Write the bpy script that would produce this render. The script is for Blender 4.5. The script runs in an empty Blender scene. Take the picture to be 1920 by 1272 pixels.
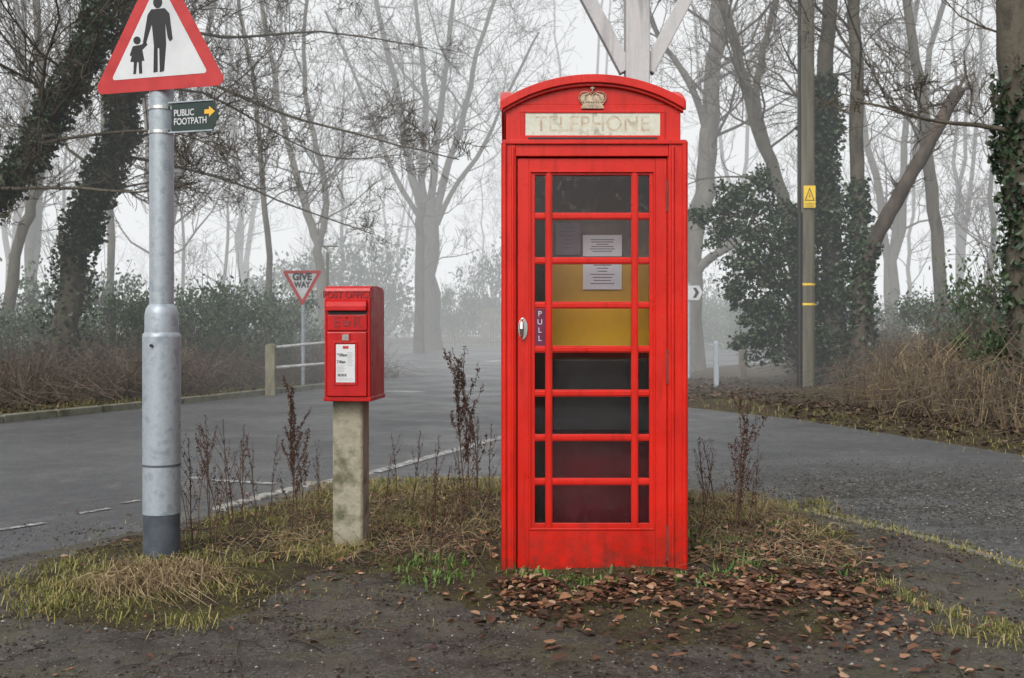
import bpy, math, random
from mathutils import Vector, Matrix, Euler, noise
R=random.Random(7)
scn=bpy.context.scene
col=scn.collection
F=2000.0; HC=1.2; HOR=620.0
rad=math.radians

# ---------------------------------------------------------------- materials
def newmat(name):
    m=bpy.data.materials.new(name); m.use_nodes=True
    nt=m.node_tree; b=nt.nodes['Principled BSDF']
    return m,nt,b
def N(nt,t,**k):
    n=nt.nodes.new(t)
    for a,v in k.items(): setattr(n,a,v)
    return n
def noise_n(nt,scale,detail=5,rough=.6,vec=None,sc=None):
    n=N(nt,'ShaderNodeTexNoise'); n.inputs['Scale'].default_value=scale
    n.inputs['Detail'].default_value=detail; n.inputs['Roughness'].default_value=rough
    g=N(nt,'ShaderNodeNewGeometry')
    src=g.outputs['Position']
    if sc:
        mp=N(nt,'ShaderNodeMapping'); mp.inputs['Scale'].default_value=sc
        nt.links.new(src,mp.inputs['Vector']); src=mp.outputs[0]
    nt.links.new(src,n.inputs['Vector'])
    return n.outputs['Fac']
def ramp(nt,fac,stops):
    r=N(nt,'ShaderNodeValToRGB'); e=r.color_ramp.elements
    while len(e)<len(stops): e.new(0.5)
    for i,(p,c) in enumerate(stops):
        e[i].position=p; e[i].color=(c[0],c[1],c[2],1) if not isinstance(c,(int,float)) else (c,c,c,1)
    nt.links.new(fac,r.inputs[0]); return r.outputs[0]
def mix(nt,fac,a,b,mode='MIX'):
    m=N(nt,'ShaderNodeMix',data_type='RGBA',blend_type=mode)
    if isinstance(fac,(int,float)): m.inputs[0].default_value=fac
    else: nt.links.new(fac,m.inputs[0])
    for i,x in ((6,a),(7,b)):
        if isinstance(x,tuple): m.inputs[i].default_value=(x[0],x[1],x[2],1)
        else: nt.links.new(x,m.inputs[i])
    return m.outputs[2]
def bump(nt,b,h,strength=.3,dist=.01):
    bn=N(nt,'ShaderNodeBump'); bn.inputs['Strength'].default_value=strength; bn.inputs['Distance'].default_value=dist
    nt.links.new(h,bn.inputs['Height']); nt.links.new(bn.outputs[0],b.inputs['Normal'])
def mk(name,c1,c2=None,scale=8,rough=.6,metal=0,bs=0,bd=.004,bscale=60,spec=.5,c3=None,sc=None,lo=.35,hi=.65):
    m,nt,b=newmat(name)
    b.inputs['Roughness'].default_value=rough; b.inputs['Metallic'].default_value=metal
    b.inputs['Specular IOR Level'].default_value=spec
    if c2 is None: b.inputs['Base Color'].default_value=(*c1,1)
    else:
        st=[(lo,c1),(hi,c2)]
        if c3: st=[(lo,c1),((lo+hi)/2,c2),(hi,c3)]
        nt.links.new(ramp(nt,noise_n(nt,scale,6,.62,sc=sc),st),b.inputs['Base Color'])
    if bs: bump(nt,b,noise_n(nt,bscale,4,.6),bs,bd)
    return m
def island(name,stops,rough=.6,spec=.3,trans=0):
    m,nt,b=newmat(name); g=N(nt,'ShaderNodeNewGeometry')
    nt.links.new(ramp(nt,g.outputs['Random Per Island'],stops),b.inputs['Base Color'])
    b.inputs['Roughness'].default_value=rough; b.inputs['Specular IOR Level'].default_value=spec
    return m
def zmask(nt,z0,z1):
    g=N(nt,'ShaderNodeNewGeometry'); s=N(nt,'ShaderNodeSeparateXYZ'); nt.links.new(g.outputs['Position'],s.inputs[0])
    mr=N(nt,'ShaderNodeMapRange'); nt.links.new(s.outputs[2],mr.inputs[0])
    mr.inputs[1].default_value=z0; mr.inputs[2].default_value=z1; mr.inputs[3].default_value=1; mr.inputs[4].default_value=0
    return mr.outputs[0]
def mul(nt,a,b,op='MULTIPLY'):
    m=N(nt,'ShaderNodeMath',operation=op)
    for i,x in enumerate((a,b)):
        if isinstance(x,(int,float)): m.inputs[i].default_value=x
        else: nt.links.new(x,m.inputs[i])
    m.use_clamp=True
    return m.outputs[0]
def redpaint(name,a,b2,dirt=(.08,.022,.014),top=.35):
    m,nt,b=newmat(name)
    c=ramp(nt,noise_n(nt,3.5,6,.65),[(.32,a),(.68,b2)])
    streak=ramp(nt,noise_n(nt,9,5,.7,sc=(3,3,.35)),[(.50,0.0),(.8,.65)])
    c=mix(nt,streak,c,tuple(x*.45 for x in a))
    spots=ramp(nt,noise_n(nt,38,5,.7),[(.66,0.0),(.72,.8)])
    c=mix(nt,spots,c,dirt)
    lowm=mul(nt,zmask(nt,.0,top),ramp(nt,noise_n(nt,14,6,.7),[(.35,0.0),(.65,1.0)]))
    c=mix(nt,lowm,c,dirt)
    nt.links.new(c,b.inputs['Base Color'])
    nt.links.new(ramp(nt,noise_n(nt,12,4),[(.3,.25),(.7,.45)]),b.inputs['Roughness'])
    b.inputs['Specular IOR Level'].default_value=.35
    bump(nt,b,noise_n(nt,55,4,.6),.22,.003)
    return m

RED=redpaint('red_gloss_paint',(.51,.010,.004),(.62,.017,.008))
RED2=redpaint('post_box_red_paint',(.40,.005,.006),(.50,.009,.009),top=.9)
GALV=mk('galvanised_steel',(.25,.30,.34),(.38,.43,.47),16,.45,.25,.1,.002,40,c3=(.31,.36,.40))
GALV2=mk('grey_base_band',(.05,.06,.075),(.09,.105,.125),10,.6,.0,.1,.002,50)
BLACK=mk('black_paint',(.008,.008,.009),(.013,.013,.014),10,.5)
WHITE=mk('white_sign_sheet',(.50,.52,.54),(.62,.64,.65),4,.45)
SREDM=mk('red_sign_border',(.38,.016,.018),(.48,.03,.03),9,.5)
YEL=mk('yellow_sheet',(.75,.5,.03),(.8,.56,.05),6,.5)
ORNG=mk('amber_arrow',(.72,.40,.03),(.78,.45,.04),6,.5)
DGREEN=mk('dark_green_plate',(.008,.025,.022),(.014,.035,.03),10,.4)
CONC=mk('weathered_concrete',(.11,.11,.06),(.32,.30,.23),6,.9,0,.8,.008,45,c3=(.22,.21,.145))
BARK=mk('bark',(.04,.035,.027),(.10,.088,.065),5,.9,0,.8,.02,14,c3=(.065,.06,.042),sc=(1,1,.3))
BARKP=mk('pale_bark',(.08,.072,.058),(.17,.155,.125),3,.9,0,.6,.02,10,sc=(1,1,.35))
BARKB=mk('broken_bark',(.04,.032,.026),(.10,.08,.062),5,.9,0,.8,.02,14,sc=(1,1,.4))
TWIG=mk('twig_bark',(.045,.037,.028),(.10,.083,.06),2,.9)
BRAMB=mk('dead_bramble',(.065,.047,.034),(.15,.118,.085),3,.9)
WOOD=mk('old_timber',(.12,.11,.075),(.24,.23,.16),6,.9,0,.5,.006,30,sc=(1,1,.3))
PWOOD=mk('pale_painted_timber',(.30,.30,.31),(.48,.48,.48),5,.7,0,.5,.006,30,sc=(2,2,.2),c3=(.40,.40,.41))
POLEW=mk('creosoted_pole_wood',(.08,.075,.055),(.15,.14,.105),4,.85,0,.5,.01,20,sc=(2,2,.2))
STEEL=mk('polished_steel',(.6,.6,.6),(.7,.7,.68),10,.25,1)
IVY=island('ivy_leaf',[(0,(.012,.028,.012)),(.5,(.025,.050,.022)),(1,(.065,.095,.045))],.45,.5)
EVG=island('evergreen_leaf',[(0,(.016,.038,.012)),(.5,(.04,.08,.028)),(1,(.10,.155,.06))],.45,.5)
LEAF=island('dead_leaf',[(0,(.035,.018,.012)),(.35,(.085,.042,.026)),(.65,(.15,.070,.038)),(.85,(.25,.125,.065)),(1,(.40,.27,.18))],.6)
LEAFD=island('old_dead_leaf',[(0,(.028,.02,.014)),(.5,(.075,.05,.034)),(1,(.18,.12,.08))],.8)
GRASS=island('winter_grass',[(0,(.06,.075,.018)),(.35,(.15,.16,.04)),(.7,(.27,.24,.08)),(1,(.38,.30,.15))],.7)
GREENG=island('fresh_green_weed',[(0,(.05,.10,.02)),(.5,(.09,.16,.035)),(1,(.15,.23,.06))],.6)
STRAW=island('straw',[(0,(.13,.09,.05)),(.6,(.24,.18,.10)),(1,(.38,.30,.18))],.8)
DOCK=island('dead_dock_seed',[(0,(.025,.013,.009)),(.6,(.06,.027,.017)),(1,(.12,.055,.033))],.9)
DSTEM=mk('dead_dock_stem',(.06,.03,.02),(.11,.065,.04),20,.9)
PEB=island('gravel',[(0,(.025,.024,.022)),(.55,(.075,.069,.061)),(.93,(.14,.13,.115)),(1,(.36,.34,.31))],.7)
CRUMB=island('soil_crumb',[(0,(.014,.010,.008)),(.7,(.045,.032,.022)),(1,(.10,.07,.045))],.85)
CREAM=mk('opal_glass_panel',(.32,.33,.25),(.60,.60,.51),16,.4,c3=(.52,.52,.42),lo=.32,hi=.6)
GOLD=mk('dull_gold_crown',(.30,.22,.15),(.56,.47,.34),40,.6,.1,.3,.003,60)
PURP=mk('maroon_plate',(.10,.008,.035),(.14,.012,.05),12,.4)
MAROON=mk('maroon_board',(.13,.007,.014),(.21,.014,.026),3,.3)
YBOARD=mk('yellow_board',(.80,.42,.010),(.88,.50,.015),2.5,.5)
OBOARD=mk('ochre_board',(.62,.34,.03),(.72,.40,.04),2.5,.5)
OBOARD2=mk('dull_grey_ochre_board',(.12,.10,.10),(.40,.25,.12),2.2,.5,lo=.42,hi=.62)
PAPER=mk('paper',(.80,.79,.86),(.84,.83,.88),5,.8)
INK=mk('grey_ink',(.16,.16,.17))
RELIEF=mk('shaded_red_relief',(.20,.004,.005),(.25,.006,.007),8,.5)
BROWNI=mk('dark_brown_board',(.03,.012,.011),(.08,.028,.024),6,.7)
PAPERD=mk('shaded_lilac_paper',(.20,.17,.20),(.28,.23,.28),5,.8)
def fadedletter():
    m,nt,b=newmat('faded_letter_tan')
    c=mix(nt,ramp(nt,noise_n(nt,24,6,.75),[(.42,0.0),(.57,1.0)]),(.42,.31,.21),(.54,.51,.40))
    nt.links.new(c,b.inputs['Base Color']); b.inputs['Roughness'].default_value=.6; return m
TAN=fadedletter()

def glassmat():
    m,nt,b=newmat('dirty_glass'); nt.nodes.remove(b)
    o=nt.nodes['Material Output']
    t=N(nt,'ShaderNodeBsdfTransparent'); t.inputs[0].default_value=(.97,.97,.97,1)
    g=N(nt,'ShaderNodeBsdfGlossy'); g.inputs['Roughness'].default_value=.04; g.inputs[0].default_value=(.7,.7,.7,1)
    fr=N(nt,'ShaderNodeFresnel'); fr.inputs[0].default_value=1.42
    mx=N(nt,'ShaderNodeMixShader'); nt.links.new(fr.outputs[0],mx.inputs[0]); nt.links.new(t.outputs[0],mx.inputs[1]); nt.links.new(g.outputs[0],mx.inputs[2])
    d=N(nt,'ShaderNodeBsdfDiffuse'); d.inputs[0].default_value=(.42,.38,.38,1)
    s1=ramp(nt,noise_n(nt,45,8,.8,sc=(1,1,.35)),[(.5,.002),(.8,.05)])
    s2=ramp(nt,noise_n(nt,13,9,.8),[(.56,0.0),(.60,.10)])
    dm=mul(nt,s1,mul(nt,s2,zmask(nt,1.78,1.70)),'ADD')
    mx2=N(nt,'ShaderNodeMixShader'); nt.links.new(dm,mx2.inputs[0]); nt.links.new(mx.outputs[0],mx2.inputs[1]); nt.links.new(d.outputs[0],mx2.inputs[2])
    nt.links.new(mx2.outputs[0],o.inputs[0]); return m
GLASS=glassmat()

def asphalt():
    m,nt,b=newmat('wet_asphalt')
    fine=noise_n(nt,60,3,.9); big=noise_n(nt,.5,6,.65); mid=noise_n(nt,5,6,.75)
    c=ramp(nt,fine,[(.36,(.035,.037,.04)),(.52,(.10,.102,.106)),(.64,(.27,.27,.27))])
    c=mix(nt,ramp(nt,big,[(.42,0.0),(.56,.65)]),c,(.060,.062,.067))
    c=mix(nt,ramp(nt,mid,[(.5,0.0),(.66,.55)]),c,(.16,.158,.15))
    g=N(nt,'ShaderNodeNewGeometry'); vm=N(nt,'ShaderNodeVectorMath',operation='DISTANCE')
    mp=N(nt,'ShaderNodeMapping'); mp.inputs['Scale'].default_value=(.5,1,1); nt.links.new(g.outputs['Position'],mp.inputs[0])
    nt.links.new(mp.outputs[0],vm.inputs[0]); vm.inputs[1].default_value=(3.3*.5,7.4,0)
    mr=N(nt,'ShaderNodeMapRange'); nt.links.new(vm.outputs['Value'],mr.inputs[0]); mr.inputs[1].default_value=1.0; mr.inputs[2].default_value=2.4; mr.inputs[3].default_value=1; mr.inputs[4].default_value=0
    vo=N(nt,'ShaderNodeTexVoronoi'); vo.inputs['Scale'].default_value=26; nt.links.new(g.outputs['Position'],vo.inputs['Vector'])
    gc=ramp(nt,vo.outputs['Distance'],[(.1,(.24,.23,.205)),(.4,(.085,.08,.07)),(.6,(.025,.023,.02))])
    msk=mul(nt,mr.outputs[0],ramp(nt,noise_n(nt,1.8,6,.75),[(.42,0.0),(.5,1.0)]))
    c=mix(nt,msk,c,gc)
    dark=mul(nt,mr.outputs[0],ramp(nt,noise_n(nt,1.2,6,.7),[(.53,0.0),(.60,.85)]))
    c=mix(nt,dark,c,(.028,.026,.022))
    nt.links.new(c,b.inputs['Base Color'])
    nt.links.new(ramp(nt,noise_n(nt,.9,5,.65),[(.35,.30),(.65,.62)]),b.inputs['Roughness'])
    bump(nt,b,fine,.9,.02)
    return m
ASPH=asphalt()
def mudtarmac():
    m,nt,b=newmat('muddy_tarmac')
    fine=noise_n(nt,55,4,.9); mid=noise_n(nt,6,9,.8); big=noise_n(nt,1.1,6,.7)
    c=ramp(nt,fine,[(.36,(.03,.024,.018)),(.52,(.090,.077,.062)),(.63,(.23,.205,.17))])
    c=mix(nt,ramp(nt,mid,[(.47,0.0),(.56,.9)]),c,(.042,.030,.021))
    c=mix(nt,ramp(nt,big,[(.48,0.0),(.60,.55)]),c,(.135,.118,.082))
    c=mix(nt,ramp(nt,noise_n(nt,2.0,8,.8),[(.52,0.0),(.62,.65)]),c,(.10,.10,.033))
    nt.links.new(c,b.inputs['Base Color'])
    nt.links.new(ramp(nt,noise_n(nt,2.5,5,.65),[(.35,.35),(.65,.85)]),b.inputs['Roughness'])
    bump(nt,b,mix(nt,.6,fine,mid),1.0,.06)
    return m
MUD=mudtarmac()
def soil(name,green=.5):
    m,nt,b=newmat(name)
    c=ramp(nt,noise_n(nt,45,6,.8),[(.34,(.018,.012,.009)),(.5,(.065,.048,.033)),(.64,(.17,.13,.09))])
    c=mix(nt,ramp(nt,noise_n(nt,2.6,8,.8),[(.45,0.0),(.57,green)]),c,(.125,.12,.035))
    c=mix(nt,ramp(nt,noise_n(nt,.4,4,.6),[(.4,0.0),(.6,.4)]),c,(.085,.058,.038))
    nt.links.new(c,b.inputs['Base Color']); b.inputs['Roughness'].default_value=.95
    b.inputs['Specular IOR Level'].default_value=.2
    bump(nt,b,noise_n(nt,30,6,.8),1.0,.04)
    return m
SOIL=soil('leafy_soil',.4); SOILG=soil('mossy_soil',.8)
def paintline():
    m,nt,b=newmat('worn_white_road_paint')
    c=mix(nt,ramp(nt,noise_n(nt,20,6,.85),[(.47,0.0),(.57,1.0)]),(.12,.12,.12),(.46,.46,.44))
    nt.links.new(c,b.inputs['Base Color']); b.inputs['Roughness'].default_value=.7; return m
LINEW=paintline()
KERB=mk('mossy_kerb',(.07,.075,.045),(.20,.195,.155),3,.9,0,.5,.01,30,c3=(.12,.12,.075))
STONE=mk('pale_kerb_stone',(.12,.12,.10),(.34,.34,.32),12,.85,0,.5,.01,40,c3=(.25,.25,.22))
DKERB=mk('dull_edging_kerb',(.05,.048,.035),(.18,.175,.15),9,.9,0,.5,.01,40,c3=(.12,.115,.095))

# ---------------------------------------------------------------- mesh builder
class MB:
    def __init__(s): s.v=[];s.f=[];s.m=[]
    def add(s,vs,fs,mi=0,T=None):
        o=len(s.v)
        s.v.extend([tuple(T(v)) for v in vs] if T else [tuple(v) for v in vs])
        for f in fs: s.f.append(tuple(i+o for i in f)); s.m.append(mi)
    def box(s,x0,x1,y0,y1,z0,z1,mi=0,T=None):
        s.add([(x0,y0,z0),(x1,y0,z0),(x1,y1,z0),(x0,y1,z0),(x0,y0,z1),(x1,y0,z1),(x1,y1,z1),(x0,y1,z1)],
          [(0,3,2,1),(4,5,6,7),(0,1,5,4),(1,2,6,5),(2,3,7,6),(3,0,4,7)],mi,T)
    def prism(s,poly,y0,y1,mi=0,T=None):
        n=len(poly); vs=[(x,y0,z) for x,z in poly]+[(x,y1,z) for x,z in poly]
        fs=[tuple(range(n)),tuple(range(2*n-1,n-1,-1))]+[((i+1)%n,i,i+n,(i+1)%n+n) for i in range(n)]
        s.add(vs,fs,mi,T)
    def tube(s,pts,rs,n=6,mi=0,cap=True):
        o=len(s.v); k=len(pts)
        for i,p in enumerate(pts):
            a=pts[max(i-1,0)]; b=pts[min(i+1,k-1)]
            t=Vector((b[0]-a[0],b[1]-a[1],b[2]-a[2]))
            if t.length<1e-9: t=Vector((0,0,1))
            t.normalize()
            ref=Vector((0.31,.95,0)) if abs(t.z)>.5 else Vector((0,0,1))
            u=t.cross(ref).normalized(); w=t.cross(u)
            r=rs[i]
            for j in range(n):
                an=2*math.pi*j/n; c=math.cos(an)*r; q=math.sin(an)*r
                s.v.append((p[0]+u.x*c+w.x*q,p[1]+u.y*c+w.y*q,p[2]+u.z*c+w.z*q))
        for i in range(k-1):
            for j in range(n):
                a=o+i*n+j; b=o+i*n+(j+1)%n
                s.f.append((a,b,b+n,a+n)); s.m.append(mi)
        if cap and n>3:
            e=len(s.v); s.v.extend(s.v[o:o+n]); s.v.extend(s.v[o+(k-1)*n:o+k*n])
            s.f.append(tuple(e+j for j in range(n-1,-1,-1))); s.m.append(mi)
            s.f.append(tuple(e+n+j for j in range(n))); s.m.append(mi)
    def octa(s,c,r,mi=0,sz=1.0):
        x,y,z=c
        s.add([(x+r,y,z),(x-r,y,z),(x,y+r,z),(x,y-r,z),(x,y,z+r*sz),(x,y,z-r*sz)],
          [(0,2,4),(2,1,4),(1,3,4),(3,0,4),(2,0,5),(1,2,5),(3,1,5),(0,3,5)],mi)
    def stone(s,c,r,rng):
        x,y,z=c; q=[rng.uniform(.6,1.3)*r for _ in range(6)]; a=rng.uniform(0,1.5); ca,sa=math.cos(a),math.sin(a)
        s.add([(x+q[0]*ca,y+q[0]*sa,z),(x-q[1]*ca,y-q[1]*sa,z),(x-q[2]*sa,y+q[2]*ca,z),(x+q[3]*sa,y-q[3]*ca,z),(x,y,z+q[4]*.7),(x,y,z-q[5]*.5)],
          [(0,2,4),(2,1,4),(1,3,4),(3,0,4),(2,0,5),(1,2,5),(3,1,5),(0,3,5)])
    def leaf(s,c,L,W,rng,flat=0.0,mi=0,fold=.25):
        d=Vector((rng.uniform(-1,1),rng.uniform(-1,1),rng.uniform(-1,1)*(1-flat)+1e-3)).normalized()
        n=Vector((rng.uniform(-1,1)*(1-flat)+rng.uniform(-.3,.3),rng.uniform(-1,1)*(1-flat)+rng.uniform(-.3,.3),1 if flat else rng.uniform(-1,1)))
        w=d.cross(n)
        if w.length<1e-3: return
        w.normalize(); n=w.cross(d)
        c=Vector(c); up=n*(W*fold)
        a=c-d*L*.5; b=c+d*L*.5; 
        p1=c-d*L*.18+w*W*.5+up; p2=c+d*L*.2+w*W*.42+up; p3=c+d*L*.2-w*W*.42+up; p4=c-d*L*.18-w*W*.5+up
        s.add([a,p1,p2,b,p3,p4],[(0,1,2,3),(0,3,4,5)],mi)
    def blade(s,p,h,w,lean,az,mi=0):
        x,y,z=p; dx=math.cos(az); dy=math.sin(az); px,py=-dy*w*.5,dx*w*.5
        m=(x+dx*lean*.3*h,y+dy*lean*.3*h,z+h*.6); t=(x+dx*lean*h,y+dy*lean*h,z+h*max(.15,1-lean*.55))
        s.add([(x-px,y-py,z),(x+px,y+py,z),(m[0]+px*.8,m[1]+py*.8,m[2]),(m[0]-px*.8,m[1]-py*.8,m[2]),t],[(0,1,2,3),(3,2,4)],mi)
    def mesh(s,name,mats,smooth=False,fix=False):
        me=bpy.data.meshes.new(name); me.from_pydata(s.v,[],s.f)
        for m in mats: me.materials.append(m)
        if len(mats)>1: me.polygons.foreach_set('material_index',s.m)
        if smooth: me.polygons.foreach_set('use_smooth',[True]*len(s.f))
        me.update()
        if fix:
            import bmesh
            bm=bmesh.new(); bm.from_mesh(me); bmesh.ops.recalc_face_normals(bm,faces=bm.faces[:]); bm.to_mesh(me); bm.free()
        return me
    def obj(s,name,mats,parent=None,smooth=False,bevel=0,fix=None,seg=2):
        if not isinstance(mats,(list,tuple)): mats=[mats]
        if fix is None: fix=bevel>0
        return ob(name,s.mesh(name,mats,smooth,fix),parent,bevel,seg)
def ob(name,me,parent=None,bevel=0,seg=2):
    o=bpy.data.objects.new(name,me); col.objects.link(o)
    if parent: o.parent=parent
    if bevel:
        b=o.modifiers.new('bevel','BEVEL'); b.width=bevel; b.segments=seg; b.limit_method='ANGLE'; b.angle_limit=rad(35)
    return o
def empty(name,loc,rz=0):
    o=bpy.data.objects.new(name,None); o.location=loc; o.rotation_euler=(0,0,rz); o.empty_display_size=.2; col.objects.link(o); return o
def tag(o,label,cat,group=None):
    o['label']=label; o['category']=cat
    if group: o['group']=group
def text(body,size,loc,mat,parent,name='lettering',ext=.0008,align='CENTER',sx=1.0,space=1.0,line=1.0,bold=0.0,rz=0):
    c=bpy.data.curves.new('t','FONT'); c.body=body; c.size=size; c.extrude=ext; c.align_x=align; c.align_y='CENTER'
    c.space_character=space; c.space_line=line; c.offset=bold
    t=bpy.data.objects.new('t',c); col.objects.link(t); bpy.context.view_layer.update()
    me=bpy.data.meshes.new_from_object(t.evaluated_get(bpy.context.evaluated_depsgraph_get()))
    bpy.data.objects.remove(t)
    me.transform(Matrix.Translation(loc)@Matrix.Rotation(rz,4,'Z')@Matrix.Rotation(rad(90),4,'X')@Matrix.Diagonal((sx,1,1,1)))
    me.materials.clear(); me.materials.append(mat)
    return ob(name,me,parent)

# ---------------------------------------------------------------- terrain
def sstep(a,b,x):
    t=max(0,min(1,(x-a)/(b-a))); return t*t*(3-2*t)
def zt(y): return .5*sstep(24,50,y)
def G(px,py):
    d=HC*F/(py-HOR); return ((px-960)/F*d,d)
def W(px,py,d): return Vector(((px-960)/F*d,d,HC-(py-HOR)/F*d))
ROAD=[(-13,-6),(-10.4,2.5),(-6.58,13.7),(-3.9,21.8),(-3.7,25),(-3.7,29),(-4.6,32.5),(-8,35),(-20,37),(-90,38),(-90,48),(100,48),(100,40),(18,38.5),(9,35),(5.6,31),(3.6,25),(2.7,19.5),(2.7,16.5),(3.8,14.3),(4.5,11.6),(4.9,10),(6,8),(8,6),(12,3),(14,-6)]
def pdist(p,poly):
    x,y=p; ins=False; best=1e9; n=len(poly)
    for i in range(n):
        x1,y1=poly[i]; x2,y2=poly[(i+1)%n]
        if (y1>y)!=(y2>y) and x<(x2-x1)*(y-y1)/(y2-y1)+x1: ins=not ins
        dx,dy=x2-x1,y2-y1; t=max(0,min(1,((x-x1)*dx+(y-y1)*dy)/(dx*dx+dy*dy)))
        q=(x-x1-t*dx)**2+(y-y1-t*dy)**2
        if q<best: best=q
    return math.sqrt(best)*(1 if ins else -1)
def H(x,y):
    d=pdist((x,y),ROAD); z=zt(y)
    if d>-.02: return z-.06 if d>.15 else z-.01
    d=-d; nz=noise.noise(Vector((x*.8,y*.8,3)))*.05+noise.noise(Vector((x*3,y*3,1)))*.02
    return z+min(d*.2,.09)+nz*min(1,d)+ (.25*sstep(1,6,d))
def axis(a,b,fine,lo,hi,grow=1.35):
    r=[]; x=lo
    while x<=hi: r.append(x); x+=fine
    st=fine; x=lo
    while x>a: st*=grow; x-=st; r.insert(0,x)
    st=fine; x=r[-1]
    while x<b: st*=grow; x+=st; r.append(x)
    return r
xs=axis(-600,600,.3,-12,12); ys=axis(-60,900,.3,0,52)
mb=MB()
for y in ys:
    for x in xs: mb.v.append((x,y,H(x,y)))
nx=len(xs)
for j in range(len(ys)-1):
    for i in range(nx-1):
        a=j*nx+i; mb.f.append((a,a+1,a+1+nx,a+nx)); mb.m.append(0)
g=mb.obj('ground',SOIL,smooth=True); g['kind']='structure'

import bmesh
def sheet(name,poly,mat,dz,cutx=(),cuty=()):
    bm=bmesh.new(); f=bm.faces.new([bm.verts.new((x,y,0)) for x,y in poly]); bmesh.ops.triangulate(bm,faces=[f])
    for c in cuty: bmesh.ops.bisect_plane(bm,geom=bm.verts[:]+bm.edges[:]+bm.faces[:],plane_co=(0,c,0),plane_no=(0,1,0))
    for c in cutx: bmesh.ops.bisect_plane(bm,geom=bm.verts[:]+bm.edges[:]+bm.faces[:],plane_co=(c,0,0),plane_no=(1,0,0))
    for v in bm.verts: v.co.z=zt(v.co.y)+dz
    for f in bm.faces:
        if f.normal.z<0: f.normal_flip()
    me=bpy.data.meshes.new(name); bm.to_mesh(me); bm.free(); me.materials.append(mat)
    o=ob(name,me); o['kind']='structure'; return o
sheet('road',ROAD,ASPH,.012,cuty=[24+i for i in range(0,26)])
APRON=[(-9,-3),(-8.5,1.5),(-5,4.2),(-2.9,5.05),(-2.57,5.6),(-2.05,6.5),(-1.7,7.3),(-1.4,8.0),(-.9,8.4),(-.08,8.45),(.8,8.3),(1.3,7.95),(1.75,7.27),(2.1,6.58),(2.37,6.0),(2.53,5.27),(2.8,4.0),(3.3,2),(4.2,-3)]
sheet('pavement',APRON,MUD,.022)
ISL=[(-2.3,4.95),(-1.9,4.35),(-1.5,4.2),(-1.2,4.45),(-1.05,4.95),(-.9,5.25),(-.55,5.1),(-.35,4.8),(.05,4.4),(.45,4.0),(.9,3.95),(1.3,4.15),(1.7,4.7),(1.8,5.3),(1.95,6.2),(1.85,6.9),(1.3,7.6),(.7,8.0),(-.08,8.2),(-1.0,8.15),(-1.5,7.6),(-1.85,6.7),(-2.15,6.1),(-2.35,5.5)]
def HI(x,y):
    d=pdist((x,y),ISL)
    return .022+(-.034+.058*sstep(-.45,.35,d))+noise.noise(Vector((x*2.2,y*2.2,5)))*.016+noise.noise(Vector((x*9,y*9,2)))*.012
mb=MB(); gx=[-2.8+.04*i for i in range(130)]; gy=[3.5+.04*i for i in range(125)]
for y in gy:
    for x in gx: mb.v.append((x,y,HI(x,y)))
for j in range(len(gy)-1):
    for i in range(len(gx)-1):
        a=j*len(gx)+i; mb.f.append((a,a+1,a+1+len(gx),a+len(gx))); mb.m.append(0)
o=mb.obj('verge',SOILG,smooth=True); o['kind']='structure'

def sweep(name,path,w,h,mat,z0=0,seg=.9,gap=.01,jit=.006):
    mb=MB()
    for (a,b) in zip(path[:-1],path[1:]):
        a=Vector((*a,0)); b=Vector((*b,0)); L=(b-a).length; k=max(1,round(L/seg)); t=(b-a)/k; u=t.normalized(); n=Vector((-u.y,u.x,0))*w/2
        for i in range(k):
            p=a+t*i+u*gap*R.uniform(.5,1.5); q=a+t*(i+1)-u*gap; zz=zt(p.y)+z0+R.uniform(-jit,jit)
            vs=[p-n,q-n,q+n,p+n]; vs=[(v.x,v.y,zz-.15) for v in vs]+[(v.x,v.y,zz+h) for v in vs]
            mb.add(vs,[(0,3,2,1),(4,5,6,7),(0,1,5,4),(1,2,6,5),(2,3,7,6),(3,0,4,7)])
    o=mb.obj(name,mat,bevel=.012); o['kind']='structure'; return o
sweep('kerb',[(-10.4,2.5),(-6.58,13.7),(-3.9,21.8),(-3.7,25),(-3.7,29),(-4.6,32.5),(-8,35),(-20,37)],.15,.11,KERB)
sweep('kerb',[(1.3,7.98),(1.78,7.27),(2.12,6.58),(2.39,6.0),(2.56,5.27),(2.83,4.0),(3.3,2)],.07,.024,DKERB,0,.9,.004,.003)
sweep('kerb',[(-1.4,8.05),(-.9,8.45),(-.08,8.5),(.8,8.35),(1.3,7.98)],.1,.035,DKERB,0,.6)
sweep('kerb',[(-30,48.05),(40,48.05)],.15,.12,KERB,0,1.8)
pl=[G(405,962),G(470,943),G(560,918),G(640,902),G(700,889)]
sweep('kerb',pl,.11,.028,STONE,0,.33,.05,.008)
def line(a,b,w,name='road_marking'):
    a=Vector(a);b=Vector(b);u=(b-a).normalized();n=Vector((-u.y,u.x))*w/2
    o=sheet(name,[tuple(a-n),tuple(b-n),tuple(b+n),tuple(a+n)],LINEW,.017,cuty=[24+i for i in range(0,26)] if b.y>24 else ())
line(G(700,889),G(945,822),.13); line(G(945,822),G(1060,795),.13)
line(G(-60,1008),G(85,985),.06); line(G(145,968),G(205,958),.05); line(G(230,948),G(262,942),.05)
line(G(395,904),G(515,911),.09); line(G(355,899),G(380,901),.08)
line(G(848,711),G(885,707),.5); line(G(912,690),G(945,688),.6); line(G(730,735),G(790,737),.5)
line((-3,31.6),(4.5,31.6),.3)

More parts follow.
